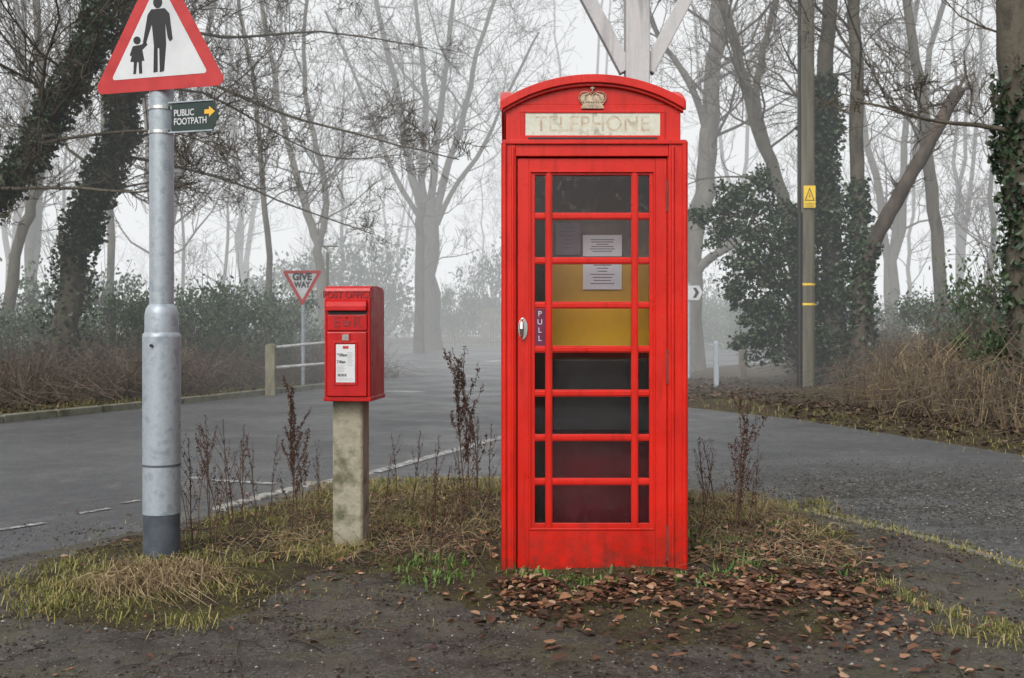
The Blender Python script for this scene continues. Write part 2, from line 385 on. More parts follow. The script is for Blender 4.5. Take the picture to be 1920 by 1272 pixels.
# ---------------------------------------------------------------- telephone box
BX,BY=.401,5.175
tb=empty('telephone_box',(BX,BY,0)); tag(tb,'tall red cast iron telephone box standing on leafy ground','telephone box')
U=lambda p:(p-1115)/386.5
V=lambda p:(1083-p)/386.5
DEP=.89
mb=MB()
xl0,xl1,xr0,xr1=U(941),U(967),U(1254),U(1290)
zT=V(264)
mb.box(xl0,xl1,0,.10,.0,zT); mb.box(xr0,xr1,0,.10,0,zT)
mb.box(xl0,xl1+.03,DEP-.1,DEP,0,zT); mb.box(xr0-.03,xr1,DEP-.1,DEP,0,zT)
mb.box(xl1-.006,xl1+.004,.012,.09,.03,V(290)); mb.box(xr0-.004,xr0+.006,.012,.09,.03,V(290))
for x in (xl0+.012,xr1-.016):
    mb.tube([(x,.006,.0),(x,.006,zT-.01)],[.016,.016],12)
mb.tube([(xl1-.014,.002,.02),(xl1-.014,.002,zT-.03)],[.009]*2,10); mb.tube([(xr0+.02,.002,.02),(xr0+.02,.002,zT-.03)],[.011]*2,10)
mb.box(xl1+.001,xr0-.001,.004,.10,V(292),zT-.004)
mb.box(xl1+.001,xr0-.001,.01,.10,0,.012)
mb.box(xl0+.004,xr1-.008,-.010,.02,V(270),V(262))
mb.box(xl0+.002,xl0+.05,.101,DEP-.101,V(318),zT-.002); mb.box(xr1-.05,xr1-.002,.101,DEP-.101,V(318),zT-.002)
mb.box(xl0+.002,xl0+.05,.101,DEP-.101,0,V(995)); mb.box(xr1-.05,xr1-.002,.101,DEP-.101,0,V(995))
mb.box(xl1+.031,xr0-.031,DEP-.03,DEP-.002,0,zT-.002)
mb.obj('body',RED,tb,bevel=.006,seg=3)
zb=V(195); c=.44; h=V(147)-zb; RR=(c*c+h*h)/(2*h); zc=zb+h-RR
fx0,fx1=U(949),U(1277)
mb=MB()
mb.box(fx0,fx1,.014,DEP-.014,V(262)-.005,zb+.001)
cx=(U(942)+U(1283))/2
def arc(r,n=28,half=.43): 
    return [(cx+(-half+2*half*i/n), zc+math.sqrt(max(0,r*r-(-half+2*half*i/n)**2))) for i in range(n+1)]
mb.prism([(cx-.425,zb-.0)]+arc(RR,28,.425)+[(cx+.425,zb-.0)],.016,DEP-.016)
Ty=lambda v:(cx+(v[1]-.445), .445+(v[0]-cx), v[2]-.002)
mb.prism([(cx-.425,zb-.0)]+arc(RR-.003,28,.425)+[(cx+.425,zb-.0)],.022,DEP-.022,T=Ty)
mb.obj('roof',RED,tb,bevel=.003)
mb=MB()
def rim(T=None,k=0):
    ou=arc(RR+.018,36,.441-k); inn=arc(RR-.022,36,.441-k)
    ou2=arc(RR+.004,36,.437-k); inn2=arc(RR-.036,36,.437-k)
    mb.prism(inn+ou[::-1],-.022,.03,T=T)
    mb.prism(inn2+ou2[::-1],-.006,.032,T=T)
rim(); rim(lambda v:(v[0],DEP-v[1],v[2]))
rim(lambda v:(cx-.43+v[1], .445+(v[0]-cx), v[2]-.003),.004); rim(lambda v:(cx+.43-v[1], .445+(v[0]-cx), v[2]-.003),.004)
mb.obj('cornice',RED,tb,bevel=.003)
ts=empty('telephone_sign',(0,0,0)); ts.parent=tb
mb=MB()
y0=.002
a0,a1,b0,b1=U(976),U(1247),V(262)-.002,V(206)
mb.box(a0,a1,y0,.013,V(211),b1); mb.box(a0,a1,y0,.013,b0,V(253))
mb.box(a0,U(985),y0+.001,.013,V(253),V(211)); mb.box(U(1238),a1,y0+.001,.013,V(253),V(211))
mb.obj('frame',RED,ts,bevel=.002)
mb=MB(); mb.box(U(985),U(1238),.007,.0135,V(253),V(211)); mb.obj('panel',CREAM,ts)
mb=MB(); mb.box(U(990),U(1233),-.001,.001,V(260.5),V(257)); mb.obj('vent_slot',BLACK,ts)
text('TELEPHONE',.108,(U(1111),.0066,V(232.5)),TAN,ts,sx=.93,space=1.03,bold=.0005,ext=.0002)
def P(px,py): return (U(px),V(py))
mb=MB()
mb.prism([P(1090,203),P(1132,203),P(1131,197.5),P(1091,197.5)],-.004,.013)
mb.prism([P(1092.5,197),P(1129.5,197),P(1128,193.5),P(1094,193.5)],-.001,.0125)
for pts in ([(1093,195),(1086,186),(1086,178),(1091,172.5),(1099,171),(1106,173),(1111,178)],[(1129,195),(1136,186),(1136,178),(1131,172.5),(1123,171),(1116,173),(1111,178)],[(1101,195),(1097,186),(1098,178),(1104,174)],[(1121,195),(1125,186),(1124,178),(1118,174)],[(1111,195),(1111,176)]):
    P2=[Vector((U(a),.006,V(b))) for a,b in pts]
    mb.tube(P2,[.0030]*len(pts),6)
    for a,b in zip(P2[:-1],P2[1:]):
        for t in (0,.5): q=a.lerp(b,t); mb.octa((q.x,.003,q.z),.0042)
for a in (1094,1099.7,1105.3,1111,1116.7,1122.3,1128): mb.octa((U(a),-.003,V(200.3)),.0042)
for a in (1097,1111,1125):
    mb.box(U(a-1.3),U(a+1.3),.002,.008,V(193),V(184)); mb.box(U(a-3.6),U(a+3.6),.0025,.0075,V(190),V(187.2))
for a in (1104,1118): mb.octa((U(a),.004,V(190)),.005,0,1.5)
mb.octa((U(1111),.003,V(171.5)),.0085)
mb.box(U(1109.8),U(1112.2),.001,.006,V(168),V(160)); mb.box(U(1107.2),U(1114.8),.0015,.0055,V(165.3),V(162.8))
mb.prism([P(1094,193),P(1128,193),P(1134,184),P(1132,176),P(1122,173),P(1111,179),P(1100,173),P(1090,176),P(1088,184)],.009,.0128)
mb.obj('crown_emblem',GOLD,tb,fix=True)
dr=empty('door',(0,0,0)); dr.parent=tb
colsx=[(1003,1023),(1036,1185),(1198,1219)]
rows=[(326,397),(410,481),(494,565),(578,648),(661,731),(744,815),(828,898),(911,983)]
mb=MB(); dy=.022
L,Rr=U(970.3),U(1251.5)
mb.box(L,U(992),dy,.062,V(1078),V(294.8)); mb.box(U(1230),Rr,dy,.062,V(1078),V(294.8))
mb.box(U(992)+.0003,U(1230)-.0003,dy+.0004,.0615,V(318),V(295.2)); mb.box(U(992)+.0003,U(1230)-.0003,dy+.0004,.0615,V(1077.5),V(995))
def bars(mb,y0,T=None,a=992,b=1230):
    mb.box(U(a),U(a+3.5),y0+.001-.008,y0,V(995),V(318),T=T); mb.box(U(b-3.5),U(b),y0-.007,y0,V(995),V(318),T=T)
    mb.box(U(a+3),U(b-3),y0-.0065,y0,V(321.5),V(318),T=T); mb.box(U(a+3),U(b-3),y0-.0065,y0,V(995),V(991.5),T=T)
    y0+=.004
    xsn=[(a,colsx[0][0]),(colsx[0][1],colsx[1][0]),(colsx[1][1],colsx[2][0]),(colsx[2][1],b)]
    for i,(p,q) in enumerate(xsn):
        mb.box(U(p),U(q),y0,y0+.03,V(995),V(318),T=T)
        if 0<i<3: mb.prism([(U(p+2.5),V(995)),(U(q-2.5),V(995)),(U(q-2.5),V(318)),(U(p+2.5),V(318))],y0-.006,y0+.001,T=T)
    zz=[318]+[x for r in rows for x in r]+[995]
    for i in range(0,len(zz),2):
        for j,(p,q) in enumerate(colsx):
            mb.box(U(p),U(q),y0+.002,y0+.028,V(zz[i+1]),V(zz[i]),T=T)
            if 0<i<len(zz)-2: mb.box(U(p),U(q),y0-.003,y0+.003,V(zz[i+1]-2.5),V(zz[i]+2.5),T=T)
bars(mb,dy+.002)
mb.obj('frame',RED,dr,bevel=.0018)
mb=MB(); mb.box(U(992),U(1230),dy+.022,dy+.0235,V(995),V(318)); mb.obj('window',GLASS,dr)
mb=MB()
n=16; cxh,czh=U(980.5),V(616)
pts=[(cxh+.024*math.cos(2*math.pi*i/n),czh+.054*math.sin(2*math.pi*i/n)) for i in range(n)]
mb.prism(pts,dy-.006,dy+.002)
mb.tube([(cxh-.006,dy-.006,czh-.045),(cxh-.006,dy-.03,czh-.03),(cxh-.006,dy-.036,czh),(cxh-.006,dy-.03,czh+.03),(cxh-.006,dy-.006,czh+.045)],[.006,.009,.011,.009,.006],8)
mb.obj('handle',STEEL,dr,bevel=.002)
pp=empty('pull_plate',(0,0,0)); pp.parent=dr
mb=MB(); mb.box(U(1003)+.0005,U(1023)-.0005,dy+.008,dy+.012,V(648),V(578)); mb.obj('plate',PURP,pp,bevel=.001)
for i,ch in enumerate('PULL'): text(ch,.037,(U(1012.5),dy+.0072,V(588+i*15.5)),WHITE,pp)
RUST=mk('rusty_iron',(.10,.03,.02),(.28,.03,.02),30,.7)
for a,b in ((336,396),(655,720),(985,1052)):
    mb=MB(); x=U(1254); mb.tube([(x,.012,V(b)),(x,.012,V(a))],[.0055]*2,8); mb.box(x-.010,x+.008,.013,.02,V(b),V(a)); 
    o=mb.obj('hinge',RUST,dr)
for sg,T in ((-1,lambda v:(U(941)+v[1],.445+v[0],v[2])),(1,lambda v:(U(1290)-v[1],.445+v[0],v[2]))):
    sw=empty('side_window',(0,0,0)); sw.parent=tb
    mb=MB(); 
    mb.box(-.344,U(992),.012,.045,V(995),V(318),T=T); mb.box(U(1230),.344,.012,.045,V(995),V(318),T=T)
    bars(mb,.010,T=T); mb.obj('frame',RED,sw,bevel=.0018)
    mb=MB(); mb.box(U(992),U(1230),.03,.0315,V(995),V(318),T=T); mb.obj('window',GLASS,sw)
it=empty('interior_fittings',(0,0,0)); it.parent=tb
def X(px,d): return (px-960)/F*d-BX
def Z(py,d): return HC-(py-HOR)/F*d
yb=.46; d=BY+yb
mb=MB(); mb.box(X(1031,d),X(1224,d),yb,yb+.02,Z(571,d),Z(489,d)); mb.obj('notice_board',OBOARD,it,bevel=.004)
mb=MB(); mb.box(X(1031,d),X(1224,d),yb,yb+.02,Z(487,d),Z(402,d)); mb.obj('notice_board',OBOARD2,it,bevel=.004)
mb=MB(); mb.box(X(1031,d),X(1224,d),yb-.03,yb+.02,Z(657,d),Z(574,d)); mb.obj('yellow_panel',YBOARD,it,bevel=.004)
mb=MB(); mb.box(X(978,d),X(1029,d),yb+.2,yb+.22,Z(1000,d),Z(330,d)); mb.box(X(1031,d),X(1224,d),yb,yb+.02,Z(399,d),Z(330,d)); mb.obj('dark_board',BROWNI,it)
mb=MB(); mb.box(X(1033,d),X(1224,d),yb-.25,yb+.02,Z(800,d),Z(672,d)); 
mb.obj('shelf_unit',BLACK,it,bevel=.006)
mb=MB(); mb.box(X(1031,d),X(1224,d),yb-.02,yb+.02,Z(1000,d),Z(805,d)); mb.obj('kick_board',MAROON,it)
def notice(x0,x1,y0,y1,m=PAPER,lines=7,yy=.0):
    e=empty('notice',(0,0,0)); e.parent=it; dd=BY+yb-.01-yy
    mb=MB(); mb.box(X(x0,dd),X(x1,dd),yb-.01-yy,yb-.008-yy,Z(y1,dd),Z(y0,dd)); mb.obj('paper',m,e)
    mb=MB(); 
    for i in range(lines):
        zc_=y0+8+(y1-y0-14)*i/lines; w=R.uniform(.3,.8)*(x1-x0)/2*.8; xm=(x0+x1)/2
        mb.box(X(xm-w,dd),X(xm+w,dd),yb-.0112-yy,yb-.0102-yy,Z(zc_+1.6,dd),Z(zc_,dd))
    mb.obj('lettering',INK,e)
notice(1093,1166,441,481,lines=6); notice(1093,1166,483,543,lines=8,yy=.004); notice(1042,1088,418,478,PAPERD,6)

# ---------------------------------------------------------------- post box
th=rad(-5.5)
pbx=empty('post_box',(-.865,5.60,0),th); tag(pbx,'small red cast iron post box fixed on a square concrete post','post box')
S=357.0
u=lambda p:(p-652)/S
v=lambda p:HC-(p-620)/S
mb=MB()
D=.34
tp=[(.004,v(745)),(.004,v(546)),(.010,v(540)),(.03,v(536.5)),(D*.5,v(534)),(D-.03,v(537)),(D,v(544)),(D,v(745))]
mb.prism(tp,u(608),u(696),T=lambda q:(q[1],q[0],q[2]))
mb.box(u(606.5),u(697.5),-.002,D+.006,v(753),v(744.5))
mb.box(u(608.3),u(613),-.002,.006,v(744.4),v(560)); mb.box(u(691),u(695.7),-.002,.006,v(744.4),v(560))
mb.obj('body',RED2,pbx,bevel=.011,seg=4)
mb=MB()
prof=[(.006,v(562)),(-.012,v(566)),(-.028,v(575)),(-.028,v(583)),(.006,v(583))]
mb.prism(prof,u(613),u(690),T=lambda q:(q[1],q[0],q[2])); mb.obj('hood',RED2,pbx,bevel=.003)
mb=MB(); mb.box(u(615),u(688),.001,.0035,v(590),v(583.5)); mb.obj('slot',BLACK,pbx)
mb=MB(); mb.box(u(614),u(690),-.006,.0035,v(620),v(590.5)); mb.obj('cypher_panel',RED2,pbx,bevel=.003)
text('POST OFFICE',.052,(u(652),.002,v(553)),RELIEF,pbx,sx=.86,ext=.003,bold=.0005)
text('E',.078,(u(633),-.007,v(604.5)),RELIEF,pbx,ext=.002,bold=.0005); text('R',.078,(u(671),-.007,v(604.5)),RELIEF,pbx,ext=.002,bold=.0005)
mb=MB(); mb.prism([(u(646),v(612)),(u(657),v(612)),(u(660),v(601)),(u(655),v(604)),(u(651.5),v(599)),(u(648),v(604)),(u(643),v(601))],-.009,-.005)
mb.octa((u(651.5),-.007,v(596)),.006); mb.obj('crown_emblem',RELIEF,pbx)
dd_=empty('door',(0,0,0)); dd_.parent=pbx
mb=MB(); mb.box(u(614),u(690),-.012,.0035,v(743.5),v(623)); mb.obj('panel',RED2,dd_,bevel=.004)
k_=-.009
mb=MB()
for a,b,c_,d_ in ((627,630,641,722),(670,673,641,722),(630,670,641,643.5),(630,670,719.5,722)): mb.box(u(a),u(b),-.009+k_,-.002+k_,v(d_),v(c_))
mb.box(u(641),u(659),-.008+k_,-.002+k_,v(641),v(625)); 
mb.obj('plate_frame',RED2,dd_,bevel=.0015)
mb=MB(); mb.box(u(644),u(656),-.0095+k_,-.0075+k_,v(638.5),v(627.5)); mb.obj('day_tablet',mk('dull_brass',(.2,.2,.17),(.4,.4,.35),40,.5,.3),dd_)
text('12',.024,(u(650),-.010+k_,v(633)),INK,dd_,ext=.0003)
cp=empty('collection_plate',(0,k_,0)); cp.parent=dd_
mb=MB(); mb.box(u(632),u(668),-.006,-.003,v(717),v(646)); mb.obj('plate',WHITE,cp)
mb=MB(); mb.box(u(645),u(656),-.0072,-.006,v(654),v(649)); mb.obj('red_mark',SREDM,cp)
text('9:00am',.022,(u(634),-.0065,v(666)),BLACK,cp,align='LEFT',ext=.0003,bold=.0006,sx=.85)
text('7:00am',.022,(u(634),-.0065,v(679)),BLACK,cp,align='LEFT',ext=.0003,bold=.0006,sx=.7)
mb=MB()
for i in range(9):
    y_=v(661+i*3.1); mb.box(u(654),u(654+R.uniform(7,12)),-.0068,-.006,y_-.0012,y_)
for i in range(5): mb.box(u(634),u(634+R.uniform(9,16)),-.0068,-.006,v(686+i*2.6)-.0012,v(686+i*2.6))
for a,b in ((635,641),(642,647),(648,652)): mb.box(u(a),u(b),-.0068,-.006,v(706),v(701))
for i in range(2): mb.box(u(634),u(664),-.0068,-.006,v(710+i*2.6)-.001,v(710+i*2.6))
mb.obj('small_print',INK,cp)
mb=MB(); a=.083
mb.prism([(-a,-a+.012),(-a+.012,-a),(a-.012,-a),(a,-a+.012),(a,a-.012),(a-.012,a),(-a+.012,a),(-a,a-.012)],-.05,v(751),T=lambda q:(q[0]-.022,q[2]+.17,q[1]))
mb.obj('post',CONC,pbx,bevel=.005)

# ---------------------------------------------------------------- warning sign post
sp=empty('sign_post',(-1.79,5.45,0)); tag(sp,'grey steel post with red pedestrian warning triangle and footpath plate','road sign')
zz=lambda py:HC-(py-HOR)/367.0
def cyl(mb,prof,n=28,cx=0,cy=0,mi=0): mb.tube([(cx,cy,z) for r,z in prof],[r for r,z in prof],n,mi)
mb=MB(); cyl(mb,[(.0605,zz(580)),(.0605,1.9),(.0605,2.6),(.0605,3.12)]); o=mb.obj('upper_pole',GALV,sp,smooth=True)
def lathe_obj(name,segs,mat,parent):
    mb=MB()
    for prof in segs: cyl(mb,prof,32)
    return mb.obj(name,mat,parent,smooth=True)
lathe_obj('lower_pole',[[(.0935,zz(962)),(.0935,zz(871))],[(.0945,zz(871)),(.0945,zz(632))],[(.0945,zz(632)),(.0925,zz(627)),(.085,zz(624))],[(.084,zz(625)),(.083,zz(590)),(.078,zz(580)),(.066,zz(573)),(.0606,zz(571))]],GALV,sp)
lathe_obj('joint_band',[[(.0955,zz(873)),(.0965,zz(871)),(.0955,zz(869))]],GALV2,sp)
lathe_obj('base_band',[[(.0915,-.05),(.0915,zz(962))]],GALV2,sp)
mb=MB(); cyl(mb,[(.008,0),(.008,.012)],10); m_=mb.mesh('bolt',[BLACK]); m_.transform(Matrix.Translation((-.02,-.0935,zz(648)))@Matrix.Rotation(rad(90),4,'X')); ob('bolt',m_,sp)
rs=rad(-17)
ws=empty('warning_sign',(.032,0,0),rs); ws.parent=sp
def sv(px,py): return ((px-301)/320.0, zz(167)+(165-(py+(px-303)*.08))/372.0)
def roundtri(s_,r,cz,inv=False,n=7):
    hgt=s_*math.sqrt(3)/2; cor=[(-s_/2,0),(s_/2,0),(0,hgt)]; out=[]
    cen=(0,hgt/3)
    for k,(x,z) in enumerate(cor):
        dx,dz=cen[0]-x,cen[1]-z; l=math.hypot(dx,dz); px_,pz=x+dx/l*2*r,z+dz/l*2*r
        base=math.atan2(-dz,-dx)
        for i in range(n+1):
            a=base-rad(60)+rad(120)*i/n; out.append((px_+r*math.cos(a),pz+r*math.sin(a)))
    return [(x,cz+(z if not inv else hgt-z)) for x,z in out]
yo=-.072
z0=zz(167)-.022
mb=MB(); mb.prism(roundtri(.79,.035,z0),yo-.003,yo); mb.obj('border',SREDM,ws)
mb=MB(); mb.prism(roundtri(.565,.012,z0+.067),yo-.0045,yo-.0031); mb.obj('face',WHITE,ws)
man=[(287,22),(312,20),(321,30),(327,78),(322,83),(318,76),(313,46),(315,88),(311,138),(303,140),(302,95),(299,95),(299,139),(291,141),(292,90),(288,50),(280,76),(277,86),(271,84),(273,74),(280,32)]
chd=[(252,91),(268,88),(276,82),(280,88),(270,98),(274,118),(269,119),(270,142),(264,143),(263,121),(260,121),(258,143),(253,144),(254,121),(247,120),(252,103),(249,110),(246,108)]
mb=MB()
def circ(x,y,r,rz,n=18): return [(x+r*math.cos(2*math.pi*i/n),y+rz*math.sin(2*math.pi*i/n)) for i in range(n)]
for pg in (man,chd,circ(299,9,8.5,11),circ(260,80,7,7.5)):
    mb.prism([sv(a,b) for a,b in pg],yo-.0058,yo-.0046)
mb.obj('pedestrian_symbol',BLACK,ws,fix=True)
for z in (zz(205),zz(250)):
    mb=MB(); cyl(mb,[(.0625,z-.008),(.0655,z-.008),(.0655,z+.008),(.0625,z+.008)],28); mb.obj('clamp',STEEL,sp)
fs=empty('footpath_sign',(0,0,0),rs); fs.parent=sp
zc2=zz(222+2)
x0=.072; x1=x0+.240; x2=x0+.272
hz=.072
mb=MB(); yf=-.02
mb.prism([(x0,zc2-hz),(x1,zc2-hz),(x2,zc2),(x1,zc2+hz),(x0,zc2+hz)],yf,yf+.006); mb.obj('plate',DGREEN,fs)
for s_ in (-1,1):
    mb=MB(); a_,b_=sorted((zc2+s_*hz,zc2+s_*(hz+.007))); mb.box(x0-.018,x1,yf-.006,yf+.012,a_,b_); mb.obj('rail',GALV,fs)
text('PUBLIC\nFOOTPATH',.046,(x0+.014,yf-.001,zc2-.002),WHITE,fs,align='LEFT',line=.95,bold=.0008,sx=.80)
ax=x0+.192
mb=MB(); mb.prism([(ax,zc2+.012),(ax+.027,zc2+.012),(ax+.027,zc2+.028),(ax+.060,zc2+.001),(ax+.027,zc2-.026),(ax+.027,zc2-.010),(ax,zc2-.010)],yf-.0015,yf-.0004,T=lambda q:(q[0],q[1],q[2]+.018)); mb.obj('arrow_symbol',ORNG,fs,fix=True)

# ---------------------------------------------------------------- give way sign
gx_,gd=(568-960)/F*21.7,21.7
gw=empty('give_way_sign',(gx_,gd,H(gx_,gd)),rad(-6)); tag(gw,'red and white inverted triangle give way sign on thin grey post','road sign')
zb_=H(gx_,gd)
mb=MB(); mb.prism(roundtri(.84,.03,1.69-zb_,True),-.05,-.046); mb.obj('border',SREDM,gw,fix=True)
mb=MB(); mb.prism(roundtri(.61,.01,1.69-zb_+.135,True),-.053,-.0505); mb.obj('face',WHITE,gw,fix=True)
text('GIVE',.20,(0,-.054,2.285-zb_),BLACK,gw,bold=.011,sx=.95); text('WAY',.16,(0,-.054,2.125-zb_),BLACK,gw,bold=.009,sx=.88)
mb=MB(); cyl(mb,[(.038,-.1),(.038,2.55-zb_)],12); mb.obj('post',GALV,gw,smooth=True)
q=W(614,640,26); e=empty('street_post',(q.x,26,H(q.x,26))); tag(e,'thin grey post with short bracket arm beside hedge','post')
mb=MB(); cyl(mb,[(.035,-.1),(.035,3.2-H(q.x,26)-.1)],10); mb.tube([(0,0,3.08),(-.12,0,3.16),(.25,0,3.16)],[.02,.025,.02],8); mb.obj('post',POLEW,e)

# ---------------------------------------------------------------- timber post behind box
vx=(1194-960)/F*7.0
vp=empty('timber_post',(vx,7.0,0)); tag(vp,'pale painted timber post with diagonal braces behind telephone box','post')
mb=MB(); mb.box(-.078,.078,-.078,.078,-.05,4.3); mb.obj('post',PWOOD,vp,bevel=.008)
for sg in (-1,1):
    mb=MB(); 
    b0=(sg*.07,2.90) ; b1=(sg*.52,3.75)
    dx,dz=b1[0]-b0[0],b1[1]-b0[1]; l=math.hypot(dx,dz); nx_,nz_=-dz/l*.045,dx/l*.045
    mb.prism([(b0[0]+nx_,b0[1]+nz_),(b1[0]+nx_,b1[1]+nz_),(b1[0]-nx_,b1[1]-nz_),(b0[0]-nx_,b0[1]-nz_)],-.04,.04); mb.obj('brace',PWOOD,vp,bevel=.006)
for s_ in (-1,1):
    mb=MB(); a_,b_=sorted((s_*.079,s_*.8)); mb.box(a_,b_,-.05,.05,3.76,3.87); mb.obj('crossbeam',PWOOD,vp,bevel=.006)

# ---------------------------------------------------------------- utility pole
ux,ud=(1511-960)/F*19.5,19.5
up_=empty('utility_pole',(ux,ud,0)); tag(up_,'wooden utility pole with yellow danger sign and black cable guard','utility pole')
mb=MB(); cyl(mb,[(.165,-.1),(.155,3),(.145,9)],18); mb.obj('pole',POLEW,up_,smooth=True)
zu=lambda py:HC-(py-HOR)/F*ud
mb=MB(); mb.tube([(-.14,-.10,-.1),(-.14,-.10,zu(400))],[.055,.055],10); mb.tube([(-.14,-.10,zu(400)),(-.14,-.08,9)],[.022,.022],6); mb.obj('cable_guard',BLACK,up_,smooth=True)
dsn=empty('danger_sign',(0,0,0)); dsn.parent=up_
mb=MB(); mb.box(-.09,.125,-.185,-.175,zu(392),zu(351)); mb.obj('plate',YEL,dsn,bevel=.003)
mb=MB(); c0=.018
mb.prism([(c0-.09,zu(379)),(c0+.09,zu(379)),(c0,zu(354))],-.187,-.1855)
for k in range(3): mb.box(c0-.08,c0+.08,-.187,-.1855,zu(383.5+k*3)-.005,zu(383.5+k*3)+.004)
mb.obj('symbol',BLACK,dsn)
mb=MB(); mb.prism([(c0-.066,zu(377.5)),(c0+.066,zu(377.5)),(c0,zu(358.5))],-.1885,-.1875); mb.obj('symbol_infill',YEL,dsn)
mb=MB(); mb.prism([(c0-.008,zu(377)),(c0+.016,zu(369.5)),(c0+.002,zu(370)),(c0+.010,zu(362)),(c0-.018,zu(371.4)),(c0-.003,zu(371))],-.190,-.1889); mb.obj('symbol_bolt',BLACK,dsn)
for py in (534,571):
    mb=MB(); cyl(mb,[(.16,zu(py)-.02),(.163,zu(py)-.02),(.163,zu(py)+.02),(.16,zu(py)+.02)],18); mb.obj('yellow_band',YEL,up_)

# ---------------------------------------------------------------- fences and small posts
def lowpost(px,py0,py1,d,w,mat,name,label,cat,rails=None):
    x=(px-960)/F*d; gz=H(x,d); e=empty(name,(x,d,gz)); tag(e,label,cat)
    t=HC-(py0-HOR)/F*d-gz
    mb=MB(); mb.prism([(-w/2,-.15),(w/2,-.15),(w/2,t-.03),(w/4,t),(-w/4,t),(-w/2,t-.03)],-w/2,w/2); mb.obj('post',mat,e,bevel=.01)
    return e
fe=lowpost(508,645,700,19.6,.18,WOOD,'low_fence','low weathered timber post and rail fence beside road','fence')
gz=fe.location.z
for z0_,z1_ in ((HC-(652-620)/F*19.6-gz,HC-(642-620)/F*20-gz),(HC-(690-620)/F*19.6-gz,HC-(682-620)/F*20-gz)):
    mb=MB(); mb.tube([(0.02,-.02,z0_),(.5,.3,(z0_+z1_)/2),(1.0,.8,z1_)],[.028,.028,.024],8); mb.obj('rail',PWOOD,fe)
mb=MB(); mb.box(.95,1.09,.75,.89,-.3,.9); mb.obj('post',WOOD,fe,bevel=.01)
fe=lowpost(1393,633,690,24,.16,WOOD,'low_fence','low timber post with sloping rail beside lane','fence')
mb=MB(); mb.tube([(0,0,.62),(1.1,.6,.76),(2.2,1.2,.86)],[.035,.035,.03],8); mb.obj('rail',PWOOD,fe)
mb=MB(); mb.tube([(0,0,.28),(1.1,.6,.42),(2.2,1.2,.52)],[.035,.035,.03],8); mb.obj('rail',PWOOD,fe)
e=lowpost(1343,640,720,21,.09,GALV,'marker_post','slim grey metal marker post on leafy bank','post')
x=(1300-960)/F*24; e=empty('direction_sign',(x,24,0)); tag(e,'white direction sign with black chevron end on post','road sign')
zq=lambda py:HC-(py-HOR)/F*24
mb=MB(); mb.prism([(-.5,zq(563)),(.12,zq(563)),(.2,zq(549)),(.12,zq(536)),(-.5,zq(536))],-.06,-.05); mb.obj('plate',WHITE,e)
mb=MB(); mb.prism([(-.02,zq(559)),(.05,zq(559)),(.12,zq(549)),(.05,zq(540)),(-.02,zq(540)),(.04,zq(549))],-.063,-.0605); mb.obj('arrow_symbol',BLACK,e,fix=True)
mb=MB(); cyl(mb,[(.04,-.1),(.04,zq(530))],10,-.1); mb.obj('post',GALV,e)
fx=(880-960)/F*50.5; e=empty('paling_fence',(fx,50.5,zt(51))); tag(e,'tall grey timber paling fence at edge of misty road','fence')
mb=MB()
for i in range(46):
    x=-2.6+i*.13; hh=1.75+R.uniform(-.08,.08); mb.box(x,x+.085,0,.025,0,hh)
mb.box(-2.7,3.4,.026,.07,.5,.6); mb.box(-2.7,3.4,.026,.07,1.3,1.4); mb.obj('paling',WOOD,e)

# ---------------------------------------------------------------- trees
def rv(r): 
    return Vector((r.gauss(0,1),r.gauss(0,1),r.gauss(0,1)))
def branch(mb,p,d,L,r,lev,rng,kids,up=.08,minr=.004,jit=.2):
    n=5 if lev>0 else 4
    cur=Vector(d).normalized(); pts=[Vector(p)]; st=L/n; ds=[]
    for i in range(n):
        cur=(cur+rv(rng)*jit+Vector((0,0,up))).normalized(); ds.append(cur); pts.append(pts[-1]+cur*st)
    rs_=[max(minr,r*(1-.75*i/n)) for i in range(n+1)]
    mb.tube(pts,rs_,5 if r>.03 else 3,0,False)
    if lev>0:
        for k in range(kids[lev]):
            t=rng.uniform(.15,1)*n; i=min(int(t),n-1); pos=pts[i].lerp(pts[i+1],t-i)
            pr=rv(rng); pr-=ds[i]*pr.dot(ds[i]); pr.normalize()
            dd=(ds[i]*rng.uniform(.5,1)+pr*rng.uniform(.5,.9)).normalized()
            branch(mb,pos,dd,L*rng.uniform(.35,.65)*(1.15-.5*t/n),max(minr,rs_[i]*.55),lev-1,rng,kids,up,minr,jit*1.1)
def smooth(pts,k=4):
    out=[]; n=len(pts)
    for i in range(n-1):
        p0=pts[max(i-1,0)];p1=pts[i];p2=pts[i+1];p3=pts[min(i+2,n-1)]
        for j in range(k):
            t=j/k; out.append(.5*((2*p1)+(p2-p0)*t+(2*p0-5*p1+4*p2-p3)*t*t+(3*p1-p0-3*p2+p3)*t**3))
    out.append(pts[-1]); return out
